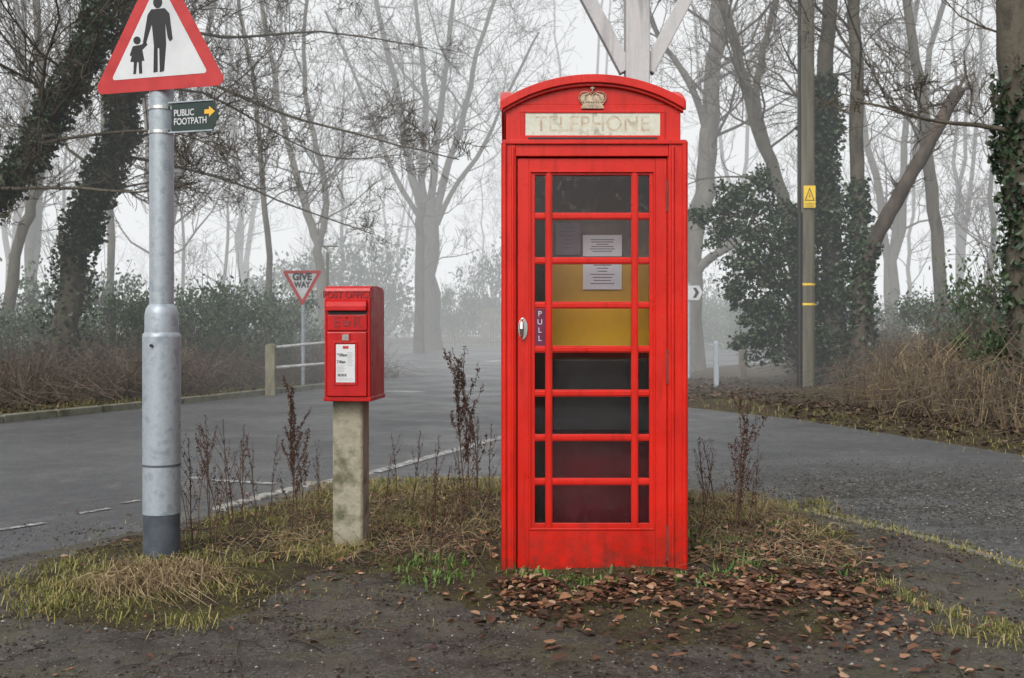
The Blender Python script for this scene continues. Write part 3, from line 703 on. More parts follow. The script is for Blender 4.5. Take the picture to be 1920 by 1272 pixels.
def tree(base,stems,label,seed,bark=BARK,group=None,minr=.005,cap=.032,wob=.16):
    rng=random.Random(seed); e=empty('tree',base); tag(e,label,'tree',group)
    B=Vector(base); tm=MB(); cm=MB(); im=MB()
    for pts,r0,r1,nb,t0,bl,kids,ivy in stems:
        P_=smooth([Vector(p)-B for p in pts]); n=len(P_)
        for i in range(1,n): P_[i]+=rv(rng)*r0*wob
        rs_=[(r0+(r1-r0)*(i/(n-1)))*(1+.25*max(0,1-i/1.5))*rng.uniform(.93,1.07) for i in range(n)]
        tm.tube(P_,rs_,12 if r0>.1 else 7,0)
        for k in range(nb):
            t=(t0+(1-t0)*(k+rng.random())/nb)*(n-1); i=min(int(t),n-2); pos=P_[i].lerp(P_[i+1],t-i)
            tg=(P_[i+1]-P_[i]).normalized(); a=rng.uniform(0,6.283); pr=Vector((math.cos(a),math.sin(a),rng.uniform(-.1,.5)))
            dd=(tg*rng.uniform(.2,.7)+pr).normalized()
            branch(cm,pos,dd,bl*rng.uniform(.6,1.2)*(1.1-.4*t/n),max(minr,min(cap,rs_[i]*rng.uniform(.2,.4))),2,rng,kids,.07,minr)
        if ivy:
            cnt,thick,t1=ivy
            for _ in range(cnt):
                t=rng.random()**.8*t1*(n-1); i=min(int(t),n-2); pos=P_[i].lerp(P_[i+1],t-i)
                bulge=.35+1.2*max(0,.5+.7*noise.noise(pos*1.3+Vector((seed,0,0))))
                q=rv(rng); q.normalize(); q*=rs_[i]+thick*bulge*rng.random()**.7
                im.leaf(pos+q,rng.uniform(.06,.12),rng.uniform(.05,.10),rng)
    tm.obj('trunk',bark,e,smooth=True)
    if cm.v: cm.obj('crown',TWIG,e)
    if im.v: im.obj('ivy',IVY,e)
    return e
def PX(l,d,dd=0):
    n=len(l); return [W(a,b,d+dd*i/max(1,n-1)) for i,(a,b) in enumerate(l)]
def gb(px,d): 
    x=(px-960)/F*d; return (x,d,H(x,d)-.1)
K=[0,6,6]; K5=[0,7,7]; K8=[0,8,7]
tree(gb(112,19),[([gb(112,19)]+PX([(140,480),(165,400),(215,280),(238,130),(250,-60),(262,-330)],19,-.6),.24,.12,14,.3,4.0,K8,(6000,.26,.85)),
   (PX([(240,110),(330,130),(520,210),(700,260),(860,300)],18.8,-1),.042,.010,13,.1,1.8,K8,None),
   (PX([(215,290),(400,330),(560,390),(700,440)],18.8,1),.032,.008,12,.1,1.6,K8,None),
   (PX([(240,30),(420,70),(600,60),(800,90)],18.7,1.5),.038,.010,12,.1,2.0,K8,None),
   (PX([(235,180),(380,175),(600,290),(760,290)],18.7,1.5),.032,.008,12,.1,1.6,K8,None)],
   'leaning tree thickly clad in dark ivy, bare branches over road',11)
tree(gb(-150,17.5),[([gb(-150,17.5)]+PX([(-110,480),(10,345),(100,210),(165,90),(195,-60),(200,-250)],17.5,0),.22,.12,14,.3,3.6,K8,(5600,.22,.85)),
   (PX([(60,270),(200,250),(330,250),(450,300)],17.4,-1),.033,.010,12,.1,1.5,K8,None),
   (PX([(-20,355),(120,352),(260,360),(380,340)],17.4,-1.5),.033,.010,12,.1,1.4,K8,None)],
   'strongly leaning tree clad in dark ivy on the bank',12)
tree(gb(5,24),[([gb(5,24)]+PX([(30,480),(60,380),(80,250),(70,60),(60,-200)],24),.14,.07,12,.35,3,K5,None)],'slender bare tree with grey bark behind undergrowth',13)
tree(gb(205,30),[([gb(205,30)]+PX([(208,450),(195,250),(190,50),(170,-200)],30),.12,.06,14,.3,4,K5,None)],'slender bare tree in mist',14)
b=gb(810,43)
tree(b,[([b]+PX([(806,520),(806,400)],43),.42,.34,0,0,1,K,None),
  (PX([(800,420),(775,340),(755,240),(730,110),(690,-60),(660,-200)],43),.20,.06,11,.2,5,K8,None),
  (PX([(806,410),(790,330),(800,210),(790,90),(770,-80)],43,1),.18,.06,11,.2,5,K8,None),
  (PX([(810,410),(815,300),(830,180),(845,50),(860,-120)],43,-1),.18,.06,11,.2,5,K8,None),
  (PX([(815,420),(835,330),(870,220),(895,100),(950,-60)],43),.18,.06,11,.2,5,K8,None),
  (PX([(812,430),(860,340),(905,280),(945,190),(1010,60)],43,-2),.12,.04,10,.2,4.5,K8,None),
  (PX([(800,430),(740,330),(700,230),(660,130),(610,20)],43,2),.12,.04,10,.2,4.5,K8,None)],
  'large pale many-stemmed bare tree rising out of mist',15,BARK,minr=.007,cap=.06,wob=.12)
tree(gb(786,40),[([gb(786,40)]+PX([(787,480),(792,380)],40),.2,.14,4,.4,3,K,None)],'short bare trunk beside large tree',16,BARK,minr=.008)
b=gb(607,33)
tree(b,[([b]+PX([(603,520),(590,440),(560,350),(530,220),(505,90),(470,-80)],33),.17,.05,15,.3,4,K8,None),
  (PX([(597,460),(612,380),(600,300),(575,200),(570,60),(590,-80)],33,-1),.12,.04,13,.2,3.6,K8,None)],
  'forked bare tree with pale trunk in mist',17,BARKP,minr=.006)
b=gb(500,28)
tree(b,[([b]+PX([(505,480),(490,330),(480,180),(450,20),(430,-150)],28),.09,.04,15,.3,3.2,K5,None)],'slender bare tree behind hedge',18,minr=.006)
b=gb(1300,30)
tree(b,[([b]+PX([(1296,480),(1325,330),(1332,180),(1345,40),(1350,-150)],30),.33,.18,12,.4,4.5,K8,None),
  (PX([(1300,520),(1335,480),(1385,455),(1440,420)],30,-1),.16,.05,7,.3,2,K,None),
  (PX([(1330,250),(1290,150),(1230,60),(1180,-60)],30,-1),.12,.04,10,.2,3,K5,None)],
  'stout pale leaning tree behind telephone box',21,BARKP,minr=.006,cap=.05,wob=.12)
b=gb(1500,25)
tree(b,[([b]+PX([(1490,450),(1455,340),(1405,190),(1370,60),(1330,-80)],25),.19,.10,13,.4,3.5,K8,None),
  (PX([(1450,330),(1420,180),(1440,60),(1480,-80)],25,1),.11,.05,10,.2,3,K5,None)],
  'bare tree with limbs leaning over the lane',22,minr=.005,wob=.12)
b=gb(1565,20.5)
tree(b,[([b]+PX([(1560,480),(1540,300),(1545,150),(1560,-60),(1570,-260)],20.5),.20,.11,10,.5,3.2,K8,(6000,.26,.6))],'tall straight tree with trunk covered in ivy',23)
b=gb(1622,20)
tree(b,[([b]+PX([(1617,480),(1605,300),(1605,120),(1600,-60),(1595,-260)],20),.15,.10,11,.45,3.0,K5,(1400,.12,.35))],'tall straight bare tree with greenish bark',24,wob=.08)
b=gb(1612,19)
tree(b,[([b]+PX([(1612,560),(1632,470),(1668,400),(1712,322),(1756,243),(1798,166)],19),.14,.115,4,.4,.9,K,(700,.10,.35)),
  (PX([(1785,195),(1800,172),(1822,168),(1818,215)],18.9),.04,.018,1,.5,.4,K,None),
  (PX([(1790,185),(1806,150),(1812,140)],19.1),.04,.008,0,.5,.4,K,None)],'snapped leaning trunk with broken splintered top',25,BARKB,wob=.07)
b=gb(1768,25)
tree(b,[([b]+PX([(1760,480),(1742,320),(1728,180),(1705,40),(1690,-150)],25),.17,.09,14,.4,3.5,K8,None)],'tall bare slender tree with grey bark',26,minr=.005,wob=.1)
b=gb(1935,13.5)
tree(b,[([b]+PX([(1925,480),(1915,300),(1908,150),(1900,-60),(1890,-260)],13.5),.25,.20,5,.6,2.2,K5,(2200,.12,.6)),
  (PX([(1895,245),(1830,235),(1740,225),(1655,200),(1600,190)],13.4,.5),.035,.010,9,.1,1.1,K5,None)],'thick dark trunk with one long bare side limb',27,cap=.02,wob=.08)
def fartree(seed,h):
    rng=random.Random(seed); tm=MB(); cm=MB()
    forks=rng.choice([1,2,3]); 
    for s_ in range(forks):
        a=rng.uniform(0,6.28); sp_=rng.uniform(.5,2.2) if forks>1 else .3
        pts=[Vector((0,0,-.2)),Vector((math.cos(a)*.1*sp_,math.sin(a)*.1*sp_,h*.18)),Vector((math.cos(a)*.5*sp_,math.sin(a)*.5*sp_,h*.4)),Vector((math.cos(a)*sp_,math.sin(a)*sp_,h*.7)),Vector((math.cos(a)*1.3*sp_,math.sin(a)*1.3*sp_,h))]
        P_=smooth(pts); n=len(P_); r0=h*.0095
        for i in range(2,n): P_[i]+=rv(rng)*.07
        rs_=[r0*(1-.8*i/n) for i in range(n)]; tm.tube(P_,rs_,8)
        nb=16//forks+4
        for k in range(nb):
            t=(.28+.72*(k+rng.random())/nb)*(n-1); i=min(int(t),n-2)
            a2=rng.uniform(0,6.28); dd=Vector((math.cos(a2),math.sin(a2),rng.uniform(.3,1.1)))
            branch(cm,P_[i],dd,h*.25*rng.uniform(.6,1.1)*(1.15-.6*t/n),max(.010,rs_[i]*.32),2,rng,[0,6,6],.1,.008)
    return tm.mesh('trunk',[BARK],True),cm.mesh('crown',[TWIG])
FT=[fartree(100+i,h) for i,h in enumerate((15,18,13,17,12))]
rng=random.Random(5); spots=[]
for px,d in ((-60,34),(60,40),(130,48),(300,36),(345,46),(420,50),(455,58),(640,55),(735,62),(905,62),(960,66),(1090,60),(1230,62),(1380,56),(1480,62),(1530,44),(1670,38),(1700,54),(1800,50),(1850,36),(1930,33),(1985,42),(300,66),(600,72),(1600,68),(160,62),(20,55)):
    x=(px-960)/F*d; spots.append((x,d))
for i,(x,y) in enumerate(spots):
    tm,cm=FT[i%5]; e=empty('tree',(x,y,H(x,y)-.05),rng.uniform(0,6.28)); s_=rng.uniform(.8,1.2); e.scale=(s_,s_,s_*rng.uniform(.95,1.15))
    tag(e,'tall bare winter tree fading into mist','tree','bare trees in the mist')
    ob('trunk',tm,e); ob('crown',cm,e)

# ---------------------------------------------------------------- shrubs
def shrubmesh(seed,n=3000,L=.075,mat=EVG):
    rng=random.Random(seed); mb=MB()
    cl=[]
    for k in range(30):
        a=rng.uniform(0,6.28); r=rng.random()**.6*.95; z=rng.random()**.8*1.3*(1-.35*r)
        c=Vector((math.cos(a)*r,math.sin(a)*r,z+.15)); cl.append((c,rng.uniform(.14,.36)))
        mb.tube([Vector((rng.uniform(-.15,.15),rng.uniform(-.15,.15),-.05)),c*.5+rv(rng)*.05,c],[.018,.012,.006],4,1,False)
    for c,r in cl:
        for _ in range(n//30):
            q=rv(rng); q*=r*.55; q.z*=.8
            mb.leaf(c+q,L*rng.uniform(.6,1.3),L*rng.uniform(.35,.6),rng)
    for _ in range(30):
        a=rng.uniform(0,6.28); d=Vector((math.cos(a),math.sin(a),rng.uniform(.5,2))).normalized(); n0=len(mb.m); branch(mb,(0,0,.2),d,1.5*rng.uniform(.7,1.1),.008,0,rng,[0]); mb.m[n0:]=[1]*(len(mb.m)-n0)
    return mb.mesh('evergreen_shrub',[mat,TWIG])
SH=[shrubmesh(50+i) for i in range(3)]+[shrubmesh(60+i,1700) for i in range(2)]
def twigshrub(seed):
    rng=random.Random(seed); mb=MB()
    for k in range(16):
        a=rng.uniform(0,6.28); d=Vector((math.cos(a)*.6,math.sin(a)*.6,rng.uniform(.6,1.6))); branch(mb,(rng.uniform(-.3,.3),rng.uniform(-.3,.3),-.05),d,rng.uniform(1.0,1.9),.010,2,rng,[0,5,5],-.03,.004,.25)
    return mb.mesh('bare_shrub',[BRAMB])
TS=[twigshrub(70+i) for i in range(3)]
def put(me,x,y,s_,sz=1,name='evergreen_shrub',label='dense evergreen shrub with glossy dark leaves',group='evergreen shrubs along the verges',cat='shrub'):
    o=ob(name,me); o.location=(x,y,H(x,y)-.03); o.rotation_euler=(0,0,rng.uniform(0,6.28)); o.scale=(s_,s_,s_*sz); tag(o,label,cat,group)
for px,d,s_,sz in ((-40,21,1.2,1),(60,23,1.1,.9),(140,21,.8,1.0),(215,20.5,1.0,1.2),(275,21.5,1.1,1.15),(345,22,1.3,1.1),(420,23,1.4,1.2),(480,25,1.4,1.2),(545,28,1.3,1.0),(150,26,1.5,1.3),(650,47,2.6,1.3),(590,50,3,1.1),(700,51,2.6,1.4),(850,50.6,1.2,1.8),(925,53,1.8,1.9),(1310,50,1.9,1),(1370,44,1.8,.9),(1440,40,1.4,.9),(1330,54,2.4,1),
   (1240,56,2.5,1.0),(1830,19,.9,1.2),(1905,17,1.0,1.6),(1780,22,1.1,1.2),(1700,27,1.2,1),(1560,22,1.0,1.2),(1960,20,1.4,1.5),(1890,14.5,.7,1.3)):
    put(SH[rng.randrange(5)],(px-960)/F*d,d,s_,sz)
for i in range(24):
    d=rng.uniform(51,58); px=-100+i*92; put(SH[i%3],(px-960)/F*d,d,rng.uniform(1.2,2.0),rng.uniform(.6,.9))
for i in range(36):
    px=rng.uniform(-150,500); d=rng.uniform(17,25); put(TS[i%3],(px-960)/F*d,d,rng.uniform(.5,1.0),rng.uniform(.5,.9),'bare_shrub','tangled leafless brown bramble bush on bank','bramble bushes on the banks')
for i in range(46):
    d=rng.uniform(12.5,27); x=rng.uniform(6.2 if d<20.5 else 7.2,6.4+d*.27); put(TS[i%3],x,d,rng.uniform(.45,1.05),rng.uniform(.6,1.1),'bare_shrub','tangled leafless brown bramble bush on bank','bramble bushes on the banks')
b=gb(1430,20.5)
mb=MB(); rr=random.Random(9)
for k,(px,py,r,dd) in enumerate(((1400,395,.42,0),(1440,380,.4,.3),(1365,400,.36,-.2),(1345,430,.28,0),(1440,440,.5,0),(1480,470,.5,.2),(1405,480,.42,-.2),(1460,520,.5,0),(1500,420,.4,.3),(1490,560,.5,-.2),(1440,570,.42,.1),(1520,600,.5,0),(1470,620,.45,.2),(1375,545,.26,0),(1325,400,.2,.2),(1540,530,.45,0),(1550,620,.45,.1),(1400,540,.34,0),(1500,650,.4,0),(1420,600,.35,0),(1385,360,.25,0),(1410,630,.25,0),(1450,660,.3,0))):
    q=W(px,py,20.5+dd)-Vector(b); 
    for s__ in range(7):
        c=q+rv(rr)*r*.6; rad_=r*rr.uniform(.25,.7)
        for _ in range(int(170*r)+20):
            w_=rv(rr)*rad_*.55; w_.z*=.75; mb.leaf(c+w_,rr.uniform(.05,.11),rr.uniform(.04,.08),rr)
    mb.tube([Vector((.9,0,0)),Vector((.7,0,q.z*.5)),q],[.05,.03,.012],5,1,False)
    for _ in range(3): 
        n0=len(mb.m); branch(mb,q,rv(rr),r*1.7,.008,1,rr,[0,4],.05,.004); mb.m[n0:]=[1]*(len(mb.m)-n0)
o=mb.obj('ivy_bush',[IVY,TWIG]); o.location=b; tag(o,'large overhanging dark green ivy bush beside utility pole','bush')

# ---------------------------------------------------------------- undergrowth stuff
rr=random.Random(21)
mb=MB()
for i in range(4200):
    d=rr.uniform(13,27); kx=-6.58+(d-13.7)*.336; x=kx-.6-abs(rr.gauss(0,2.6)) ; z=H(x,d)
    if rr.random()<.5:
        L=rr.uniform(.4,1.4); a=rr.uniform(0,6.28); hh=rr.uniform(.2,.8)*min(1,(kx-x)/1.5)
        mb.tube([(x,d,z),(x+math.cos(a)*L*.4,d+math.sin(a)*L*.4,z+hh),(x+math.cos(a)*L,d+math.sin(a)*L,z+hh*rr.uniform(.2,.9))],[.007,.006,.003],3,0,False)
    else: branch(mb,(x,d,z),(rr.uniform(-.6,.6),rr.uniform(-.6,.6),1),rr.uniform(.4,1.1)*min(1,(kx-x)/1.2),.006,1,rr,[0,3],-.05,.003,.3)
def bankx(d,off): 
    return (3.9+(max(0,14-d))*.32+off) if d<16 else 5.2+off
for i in range(2600):
    d=rr.uniform(11.5,24); x=bankx(d,.9+abs(rr.gauss(0,1.8))); z=H(x,d); L=rr.uniform(.3,1.2); a=rr.uniform(0,6.28); hh=rr.uniform(.15,.8)
    mb.tube([(x,d,z),(x+math.cos(a)*L*.4,d+math.sin(a)*L*.4,z+hh),(x+math.cos(a)*L,d+math.sin(a)*L,z+hh*rr.uniform(.1,.9))],[.006,.005,.003],3,0,False)
o=mb.obj('undergrowth',BRAMB); o['kind']='stuff'
mb=MB()
for i in range(1100):
    d=rr.uniform(11.5,22); x0_=bankx(d,.9); x=x0_+abs(rr.gauss(0,1.6)); z=H(x,d); hh=rr.uniform(.4,1.25)*min(1,.35+(x-x0_))
    mb.tube([(x,d,z),(x+rr.uniform(-.15,.15),d,z+hh*.6),(x+rr.uniform(-.4,.4),d+rr.uniform(-.3,.3),z+hh*rr.uniform(.6,1))],[.006,.005,.002],3,0,False)
o=mb.obj('dry_stems',STRAW); o['kind']='stuff'
mb=MB()
def onground(x,y):
    if pdist((x,y),APRON)>0: return max(HI(x,y) if -2.75<x<2.35 and 3.55<y<8.4 else .022,.022)
    if pdist((x,y),ROAD)>.05: return zt(y)+.012
    return H(x,y)
def inbox(x,y,m=0): return BX-.46-m<x<BX+.46+m and BY-.01-m<y<BY+.9
def litter(n,fx,L0,L1,lift=.012,mi=0):
    for i in range(n):
        x,y=fx(); 
        if inbox(x,y,.02): continue
        if noise.noise(Vector((x*3,y*3,9)))<-.12 and rr.random()<.75: continue
        L=rr.uniform(L0,L1); mb.leaf((x,y,onground(x,y)+rr.uniform(.002,lift)),L,L*rr.uniform(.5,.75),rr,.82,mi,rr.uniform(-.15,.4))
litter(2000,lambda:(rr.gauss(1.25,.36),rr.gauss(5.15,.75)),.022,.055,.035)
litter(1400,lambda:(rr.uniform(-.05,1.5),4.9-abs(rr.gauss(0,.33))),.022,.055,.035)
litter(900,lambda:(rr.gauss(-.6,.8),rr.gauss(5.9,.8)),.018,.045,.015)
litter(500,lambda:(rr.uniform(-2.3,2.4),rr.uniform(3.5,8)),.015,.045,.006)
litter(600,lambda:(rr.uniform(-1.3,.1),rr.uniform(5.4,7.9)),.02,.045,.02)
litter(130,lambda:(rr.uniform(-.2,1.6),rr.gauss(4.6,.4)),.05,.075,.03)
o=mb.obj('leaf_litter',LEAF); o['kind']='stuff'
mb=MB()
def rb():
    d=rr.uniform(9.5,24); return (3.75+max(0,(14.3-d))*.3+(0 if d<17 else -.9)+abs(rr.gauss(0,1.5)),d)
litter(6500,rb,.04,.09,.05)
def lb():
    d=rr.uniform(11,24); return (-6.68+(d-13.7)*.336-abs(rr.gauss(0,1.6))-.08,d)
litter(4500,lb,.05,.10,.05)
o=mb.obj('leaf_litter',LEAFD); o['kind']='stuff'
mb=MB()
def gr(n,fx,h0,h1,w,mi=0,lean=(.2,1.3)):
    for i in range(n):
        x,y=fx()
        if inbox(x,y): continue
        mb.blade((x,y,onground(x,y)-.004),rr.uniform(h0,h1),w*rr.uniform(.6,1.3),rr.uniform(*lean),rr.uniform(0,6.28),mi)
cl=[]
for i in range(85):
    x=rr.uniform(-2.4,-.2); y=rr.uniform(4.3,7.8)
    if pdist((x,y),ISL)>-.03 and not(x>-.95 and y<5.9): cl.append((x,y,rr.uniform(.03,.11)))
for i in range(34): cl.append((rr.gauss(-1.75,.28),rr.gauss(4.85,.25),rr.uniform(.04,.11)))
for i in range(10): cl.append((rr.uniform(-1.3,-.75),rr.gauss(5.6,.2),rr.uniform(.03,.08)))
for i in range(16): cl.append((rr.uniform(-1.0,.0),rr.gauss(7.8,.25),rr.uniform(.05,.1)))
for i in range(18): cl.append((rr.uniform(1.0,2.1),rr.uniform(6.4,7.7),rr.uniform(.04,.08)))
for i in range(14): cl.append((rr.gauss(1.85,.15),rr.gauss(4.5,.5),rr.uniform(.02,.06)))
for x,y,s_ in cl:
    k=rr.uniform(.5,1.2); gr(int(95*k),lambda:(rr.gauss(x,s_),rr.gauss(y,s_)),.012,.05+.04*k,.004,lean=(.3,1.9))
gr(4000,lambda:(rr.uniform(-2.5,2.0),rr.uniform(4.2,8)),.01,.04,.003,lean=(.3,1.9))
o=mb.obj('grass',GRASS); o['kind']='stuff'
mb=MB()
for i in range(34):
    x,y=rr.choice([(rr.uniform(.95,1.7),rr.uniform(5.0,6.6)),(rr.uniform(.95,1.3),rr.uniform(5.2,6.2)),(rr.uniform(-.1,1.4),rr.uniform(4.6,5.1)),(rr.uniform(-.5,-.1),rr.uniform(4.9,5.6))])
    for k in range(20): 
        xx,yy=rr.gauss(x,.05),rr.gauss(y,.05)
        if inbox(xx,yy): continue
        mb.blade((xx,yy,onground(xx,yy)),rr.uniform(.02,.07),rr.uniform(.004,.013),rr.uniform(.5,1.6),rr.uniform(0,6.28))
o=mb.obj('green_weeds',GREENG); o['kind']='stuff'
mb=MB()
def edge(n,path,sp_,h0,h1):
    for i in range(n):
        k=rr.randrange(len(path)-1); t=rr.random(); x=path[k][0]*(1-t)+path[k+1][0]*t+rr.gauss(0,sp_); y=path[k][1]*(1-t)+path[k+1][1]*t+rr.gauss(0,sp_)
        mb.blade((x,y,onground(x,y)),rr.uniform(h0,h1),rr.uniform(.004,.009),rr.uniform(.2,1.4),rr.uniform(0,6.28))
edge(3000,[(-8.0,10.5),(-6.95,13.7),(-4.25,21.8)],.16,.04,.14)
edge(900,[(5.3,9.6),(4.8,11.6),(4.1,14.3),(3.1,16.6)],.25,.03,.10)
edge(1600,[(1.7,7.3),(2.1,6.7),(2.4,6),(2.6,5.2),(2.7,4.4)],.06,.01,.035)
edge(900,[(-1.4,8.05),(-.9,8.4),(0,8.4)],.07,.02,.06)
o=mb.obj('edge_grass',GRASS); o['kind']='stuff'
# straw tuft and tangled dead stalks on the verge
mb=MB()
for i in range(620):
    a=rr.uniform(0,6.28); x=-1.58+rr.gauss(0,.11); y=4.83+rr.gauss(0,.09); L=rr.uniform(.10,.26); z=.04
    mb.tube([(x,y,z),(x+math.cos(a)*L*.3,y+math.sin(a)*L*.3,z+rr.uniform(.04,.12)),(x+math.cos(a)*L*.75,y+math.sin(a)*L*.75,z+rr.uniform(.02,.08)),(x+math.cos(a+.5)*L,y+math.sin(a+.5)*L,z-.005)],[.0022,.0022,.0018,.001],3,0,False)
o=mb.obj('straw_tuft',STRAW); tag(o,'matted tuft of dry yellow straw grass by pole base','grass')
mb=MB()
for i in range(1500):
    if rr.random()<.6: x,y=rr.uniform(-1.5,-.05),rr.uniform(5.3,8.0)
    else: x,y=rr.uniform(.95,1.8),rr.uniform(5.2,7.6)
    if inbox(x,y,.04): continue
    a=rr.uniform(0,6.28); L=rr.uniform(.05,.26); z=onground(x,y); x2_,y2_=x+math.cos(a)*L,y+math.sin(a)*L
    if inbox(x2_,y2_,.01): continue
    mb.tube([(x,y,z),(x+math.cos(a)*L*.4,y+math.sin(a)*L*.4,z+rr.uniform(.01,.09)),(x2_,y2_,z+rr.uniform(0,.04))],[.0018,.0016,.0009],3,0,False)
o=mb.obj('dry_stems',STRAW); o['kind']='stuff'
mb=MB()
for i in range(12000):
    x,y=rr.uniform(-3,3),3.4+rr.random()**1.4*3.2
    if inbox(x,y): continue
    r=rr.uniform(.0018,.007)*(1.8 if rr.random()<.06 else 1); mb.stone((x,y,onground(x,y)+r*.3),r,rr)
for i in range(6500):
    x,y=rr.gauss(3.1,1.0),rr.gauss(7.5,1.0); r=rr.uniform(.003,.010)
    if pdist((x,y),ROAD)>.1 and pdist((x,y),APRON)<-.05: mb.stone((x,y,.012+r*.3),r,rr)
o=mb.obj('gravel',PEB); o['kind']='stuff'
mb=MB()
for i in range(9000):
    x,y=rr.uniform(-2.6,2.5),3.4+rr.random()*3.0
    if inbox(x,y) or noise.noise(Vector((x*2.2,y*2.2,4)))<-.02: continue
    r=rr.uniform(.003,.011); mb.stone((x,y,onground(x,y)+r*.2),r,rr)
for i in range(450):
    x,y=rr.uniform(-2.2,2.2),rr.uniform(3.6,7.8)
    if inbox(x,y,.05): continue
    a=rr.uniform(0,6.28); L=rr.uniform(.04,.2); z=onground(x,y); x2_,y2_=x+math.cos(a)*L,y+math.sin(a)*L
    mb.tube([(x,y,z+.004),((x+x2_)/2,(y+y2_)/2,z+rr.uniform(.008,.02)),(x2_,y2_,onground(x2_,y2_)+.004)],[.002,.002,.001],3,0,False)
o=mb.obj('soil_crumbs',CRUMB); o['kind']='stuff'

# ---------------------------------------------------------------- dead dock plants
def dock(seed,h,nb,dense):
    r=random.Random(seed); mb=MB()
    def stalk(p,d,L,r0,lev):
        n=8; cur=Vector(d).normalized(); pts=[Vector(p)]
        for i in range(n):
            cur=(cur+rv(r)*.07+Vector((0,0,.09))).normalized(); pts.append(pts[-1]+cur*L/n)
        mb.tube(pts,[r0*(1-.6*i/n) for i in range(n+1)],4,0,False)
        for k in range(int(L*dense)):
            t=r.uniform(.3 if lev else .5,1)*n; i=min(int(t),n-1); q=pts[i].lerp(pts[i+1],t-i)
            for _ in range(3): mb.octa(q+rv(r)*.006,r.uniform(.0022,.0046),1,1.1)
        if lev==0:
            for k in range(nb):
                t=(.25+.6*k/nb)*n; i=int(t); a=r.uniform(0,6.28)
                stalk(pts[i].lerp(pts[i+1],t-i),(math.cos(a)*.6,math.sin(a)*.6,.9),L*r.uniform(.13,.32),r0*.5,1)
    stalk((0,0,-.01),(r.uniform(-.05,.05),r.uniform(-.05,.05),1),h,.0036,0)
    return mb.mesh('dock_plant',[DSTEM,DOCK])
DK=[dock(1,.85,10,170),dock(2,.75,9,45),dock(3,.8,7,28),dock(4,.9,12,60),dock(5,.45,5,25),dock(6,.6,8,18)]
for i,(px,py,k,s_,lean) in enumerate(((560,1028,0,1,-.03),(548,1020,0,.8,.02),(566,1015,1,.9,.03),(415,1060,1,.9,-.1),(375,1010,1,.8,.03),(395,1030,2,.8,.06),(468,1050,2,.75,.15),(350,1000,2,.75,.0),(440,1040,4,1.2,.08),(400,1075,4,.9,-.1),(835,1095,2,.95,-.12),(822,1092,4,1.2,-.05),(805,1080,4,1.1,.1),(850,1085,4,1.0,.15),(880,965,3,1.2,.06),(872,970,0,1.15,.03),(893,975,1,1.3,.02),(900,955,1,.8,.1),(868,985,4,1,-.1),(1372,1082,3,1.02,-.07),(1365,1078,1,.9,-.12),(1385,1060,1,.95,.06),(1330,1010,2,.7,.1),(1345,1000,4,1.2,-.12),(1400,1040,4,1,.2),(1500,1010,4,.55,.05),(600,930,4,.9,0),(1320,960,4,1,.1),(745,940,4,1.0,-.1),
    (360,1045,5,1.0,.05),(430,1010,5,1.1,-.08),(485,1030,5,1.0,.12),(455,995,5,1.0,-.02),(505,1000,5,.9,.1),(390,985,5,1.1,.0),(720,1000,5,.7,.1),(770,980,5,.9,-.1),(600,1000,5,.7,.1),(815,1000,5,.9,.05),(845,1010,5,.8,-.1),(1310,1040,5,.9,-.15),(1415,1000,5,.8,.1),(915,1000,5,1.0,.05),(790,1060,5,.8,-.15))):
    x,y=G(px,py); o=ob('dock_plant',DK[k]); o.location=(x,y,onground(x,y)); o.rotation_euler=(lean*.4,lean,rr.uniform(0,6.28)); o.scale=(s_,)*3
    tag(o,'dead brown dock plant with upright seed heads','plant','dead dock plants on the verge')

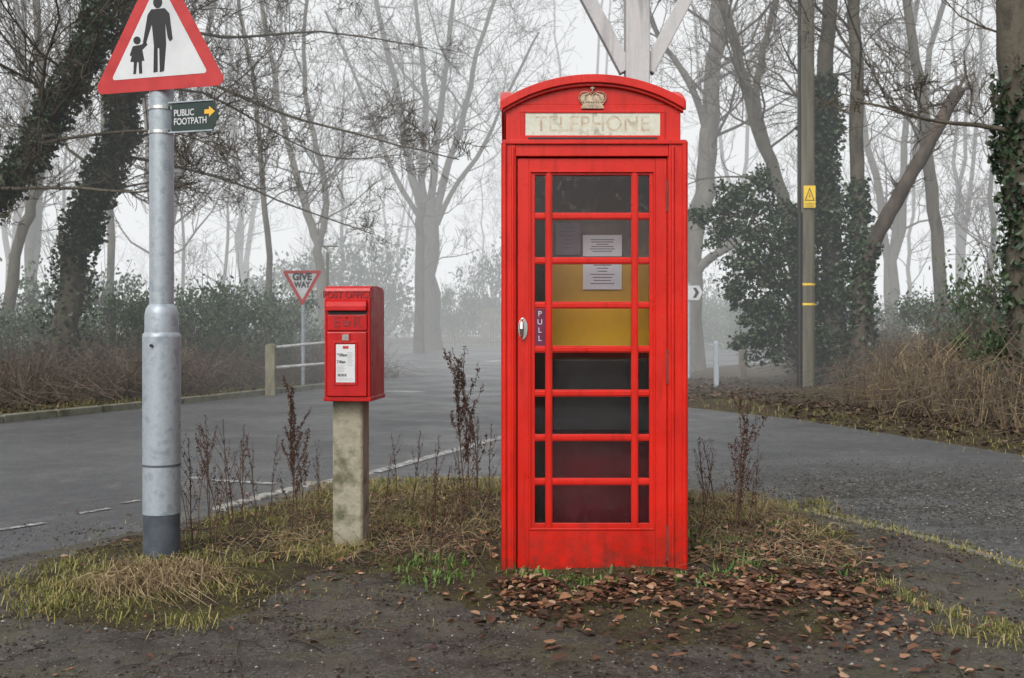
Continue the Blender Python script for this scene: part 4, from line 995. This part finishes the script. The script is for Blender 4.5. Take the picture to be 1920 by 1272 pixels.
# ---------------------------------------------------------------- fog banks (absorbing volumes, emission added in place of scattered daylight)
def fog(x0,x1,y0,y1,z0,z1,res,SIG,LF):
    fm=bpy.data.materials.new('fog'); fm.use_nodes=True; nt=fm.node_tree; nt.nodes.remove(nt.nodes['Principled BSDF'])
    try: fm.cycles.volume_step_rate=8.0
    except Exception: pass
    at=N(nt,'ShaderNodeAttribute'); at.attribute_name='density'
    m1=N(nt,'ShaderNodeMath',operation='MULTIPLY'); m1.inputs[1].default_value=SIG; nt.links.new(at.outputs['Fac'],m1.inputs[0])
    m2=N(nt,'ShaderNodeMath',operation='MULTIPLY'); m2.inputs[1].default_value=SIG*LF; nt.links.new(at.outputs['Fac'],m2.inputs[0])
    ab=N(nt,'ShaderNodeVolumeAbsorption'); ab.inputs[0].default_value=(0,0,0,1); nt.links.new(m1.outputs[0],ab.inputs[1])
    em=N(nt,'ShaderNodeEmission'); em.inputs[0].default_value=(.965,.985,1,1); nt.links.new(m2.outputs[0],em.inputs[1])
    ad=N(nt,'ShaderNodeAddShader'); nt.links.new(ab.outputs[0],ad.inputs[0]); nt.links.new(em.outputs[0],ad.inputs[1]); nt.links.new(ad.outputs[0],nt.nodes['Material Output'].inputs['Volume'])
    me=bpy.data.meshes.new('fog'); o=ob('fog',me); o['kind']='stuff'
    ng=bpy.data.node_groups.new('fog_volume','GeometryNodeTree')
    ng.interface.new_socket(name='Geometry',in_out='INPUT',socket_type='NodeSocketGeometry')
    ng.interface.new_socket(name='Geometry',in_out='OUTPUT',socket_type='NodeSocketGeometry')
    ng.nodes.new('NodeGroupInput')
    go=ng.nodes.new('NodeGroupOutput'); vc=ng.nodes.new('GeometryNodeVolumeCube'); sm=ng.nodes.new('GeometryNodeSetMaterial')
    vc.inputs['Min'].default_value=(x0,y0,z0); vc.inputs['Max'].default_value=(x1,y1,z1)
    vc.inputs['Resolution X'].default_value=res[0]; vc.inputs['Resolution Y'].default_value=res[1]; vc.inputs['Resolution Z'].default_value=res[2]
    sm.inputs['Material'].default_value=fm
    ng.links.new(vc.outputs[0],sm.inputs[0]); ng.links.new(sm.outputs[0],go.inputs[0])
    md=o.modifiers.new('fog','NODES'); md.node_group=ng
    me.materials.append(fm)
fog(-160,160,17,52,-3,45,(40,12,12),.0125,.92)
fog(-200,200,56,300,-3,60,(40,40,12),.04,.92)

# ---------------------------------------------------------------- world, sun, camera
w=bpy.data.worlds.new('World'); scn.world=w; w.use_nodes=True; nt=w.node_tree
sky=N(nt,'ShaderNodeTexSky'); sky.sky_type='NISHITA'; sky.sun_disc=False; sky.sun_elevation=rad(42); sky.sun_rotation=rad(200); sky.air_density=1; sky.dust_density=6
hs=N(nt,'ShaderNodeHueSaturation'); hs.inputs['Saturation'].default_value=.22; nt.links.new(sky.outputs[0],hs.inputs['Color'])
bg=nt.nodes['Background']; bg.inputs[1].default_value=.15; nt.links.new(hs.outputs[0],bg.inputs[0])
sl=bpy.data.lights.new('sun','SUN'); sl.energy=.9; sl.angle=rad(25); sl.color=(1,.97,.93)
so=bpy.data.objects.new('sun',sl); col.objects.link(so); so.rotation_euler=(rad(48),0,rad(-20))
cd=bpy.data.cameras.new('camera'); cam=bpy.data.objects.new('camera',cd); col.objects.link(cam)
cam.location=(0,0,HC); cam.rotation_euler=(rad(90),0,0); cd.sensor_width=36; cd.lens=F/1920*36; cd.shift_y=-16/1920; cd.clip_end=3000; cd.clip_start=.05
cd.dof.use_dof=True; cd.dof.focus_distance=5.4; cd.dof.aperture_fstop=5.6
scn.camera=cam
scn.view_settings.view_transform='Standard'; scn.view_settings.look='None'; scn.view_settings.exposure=0
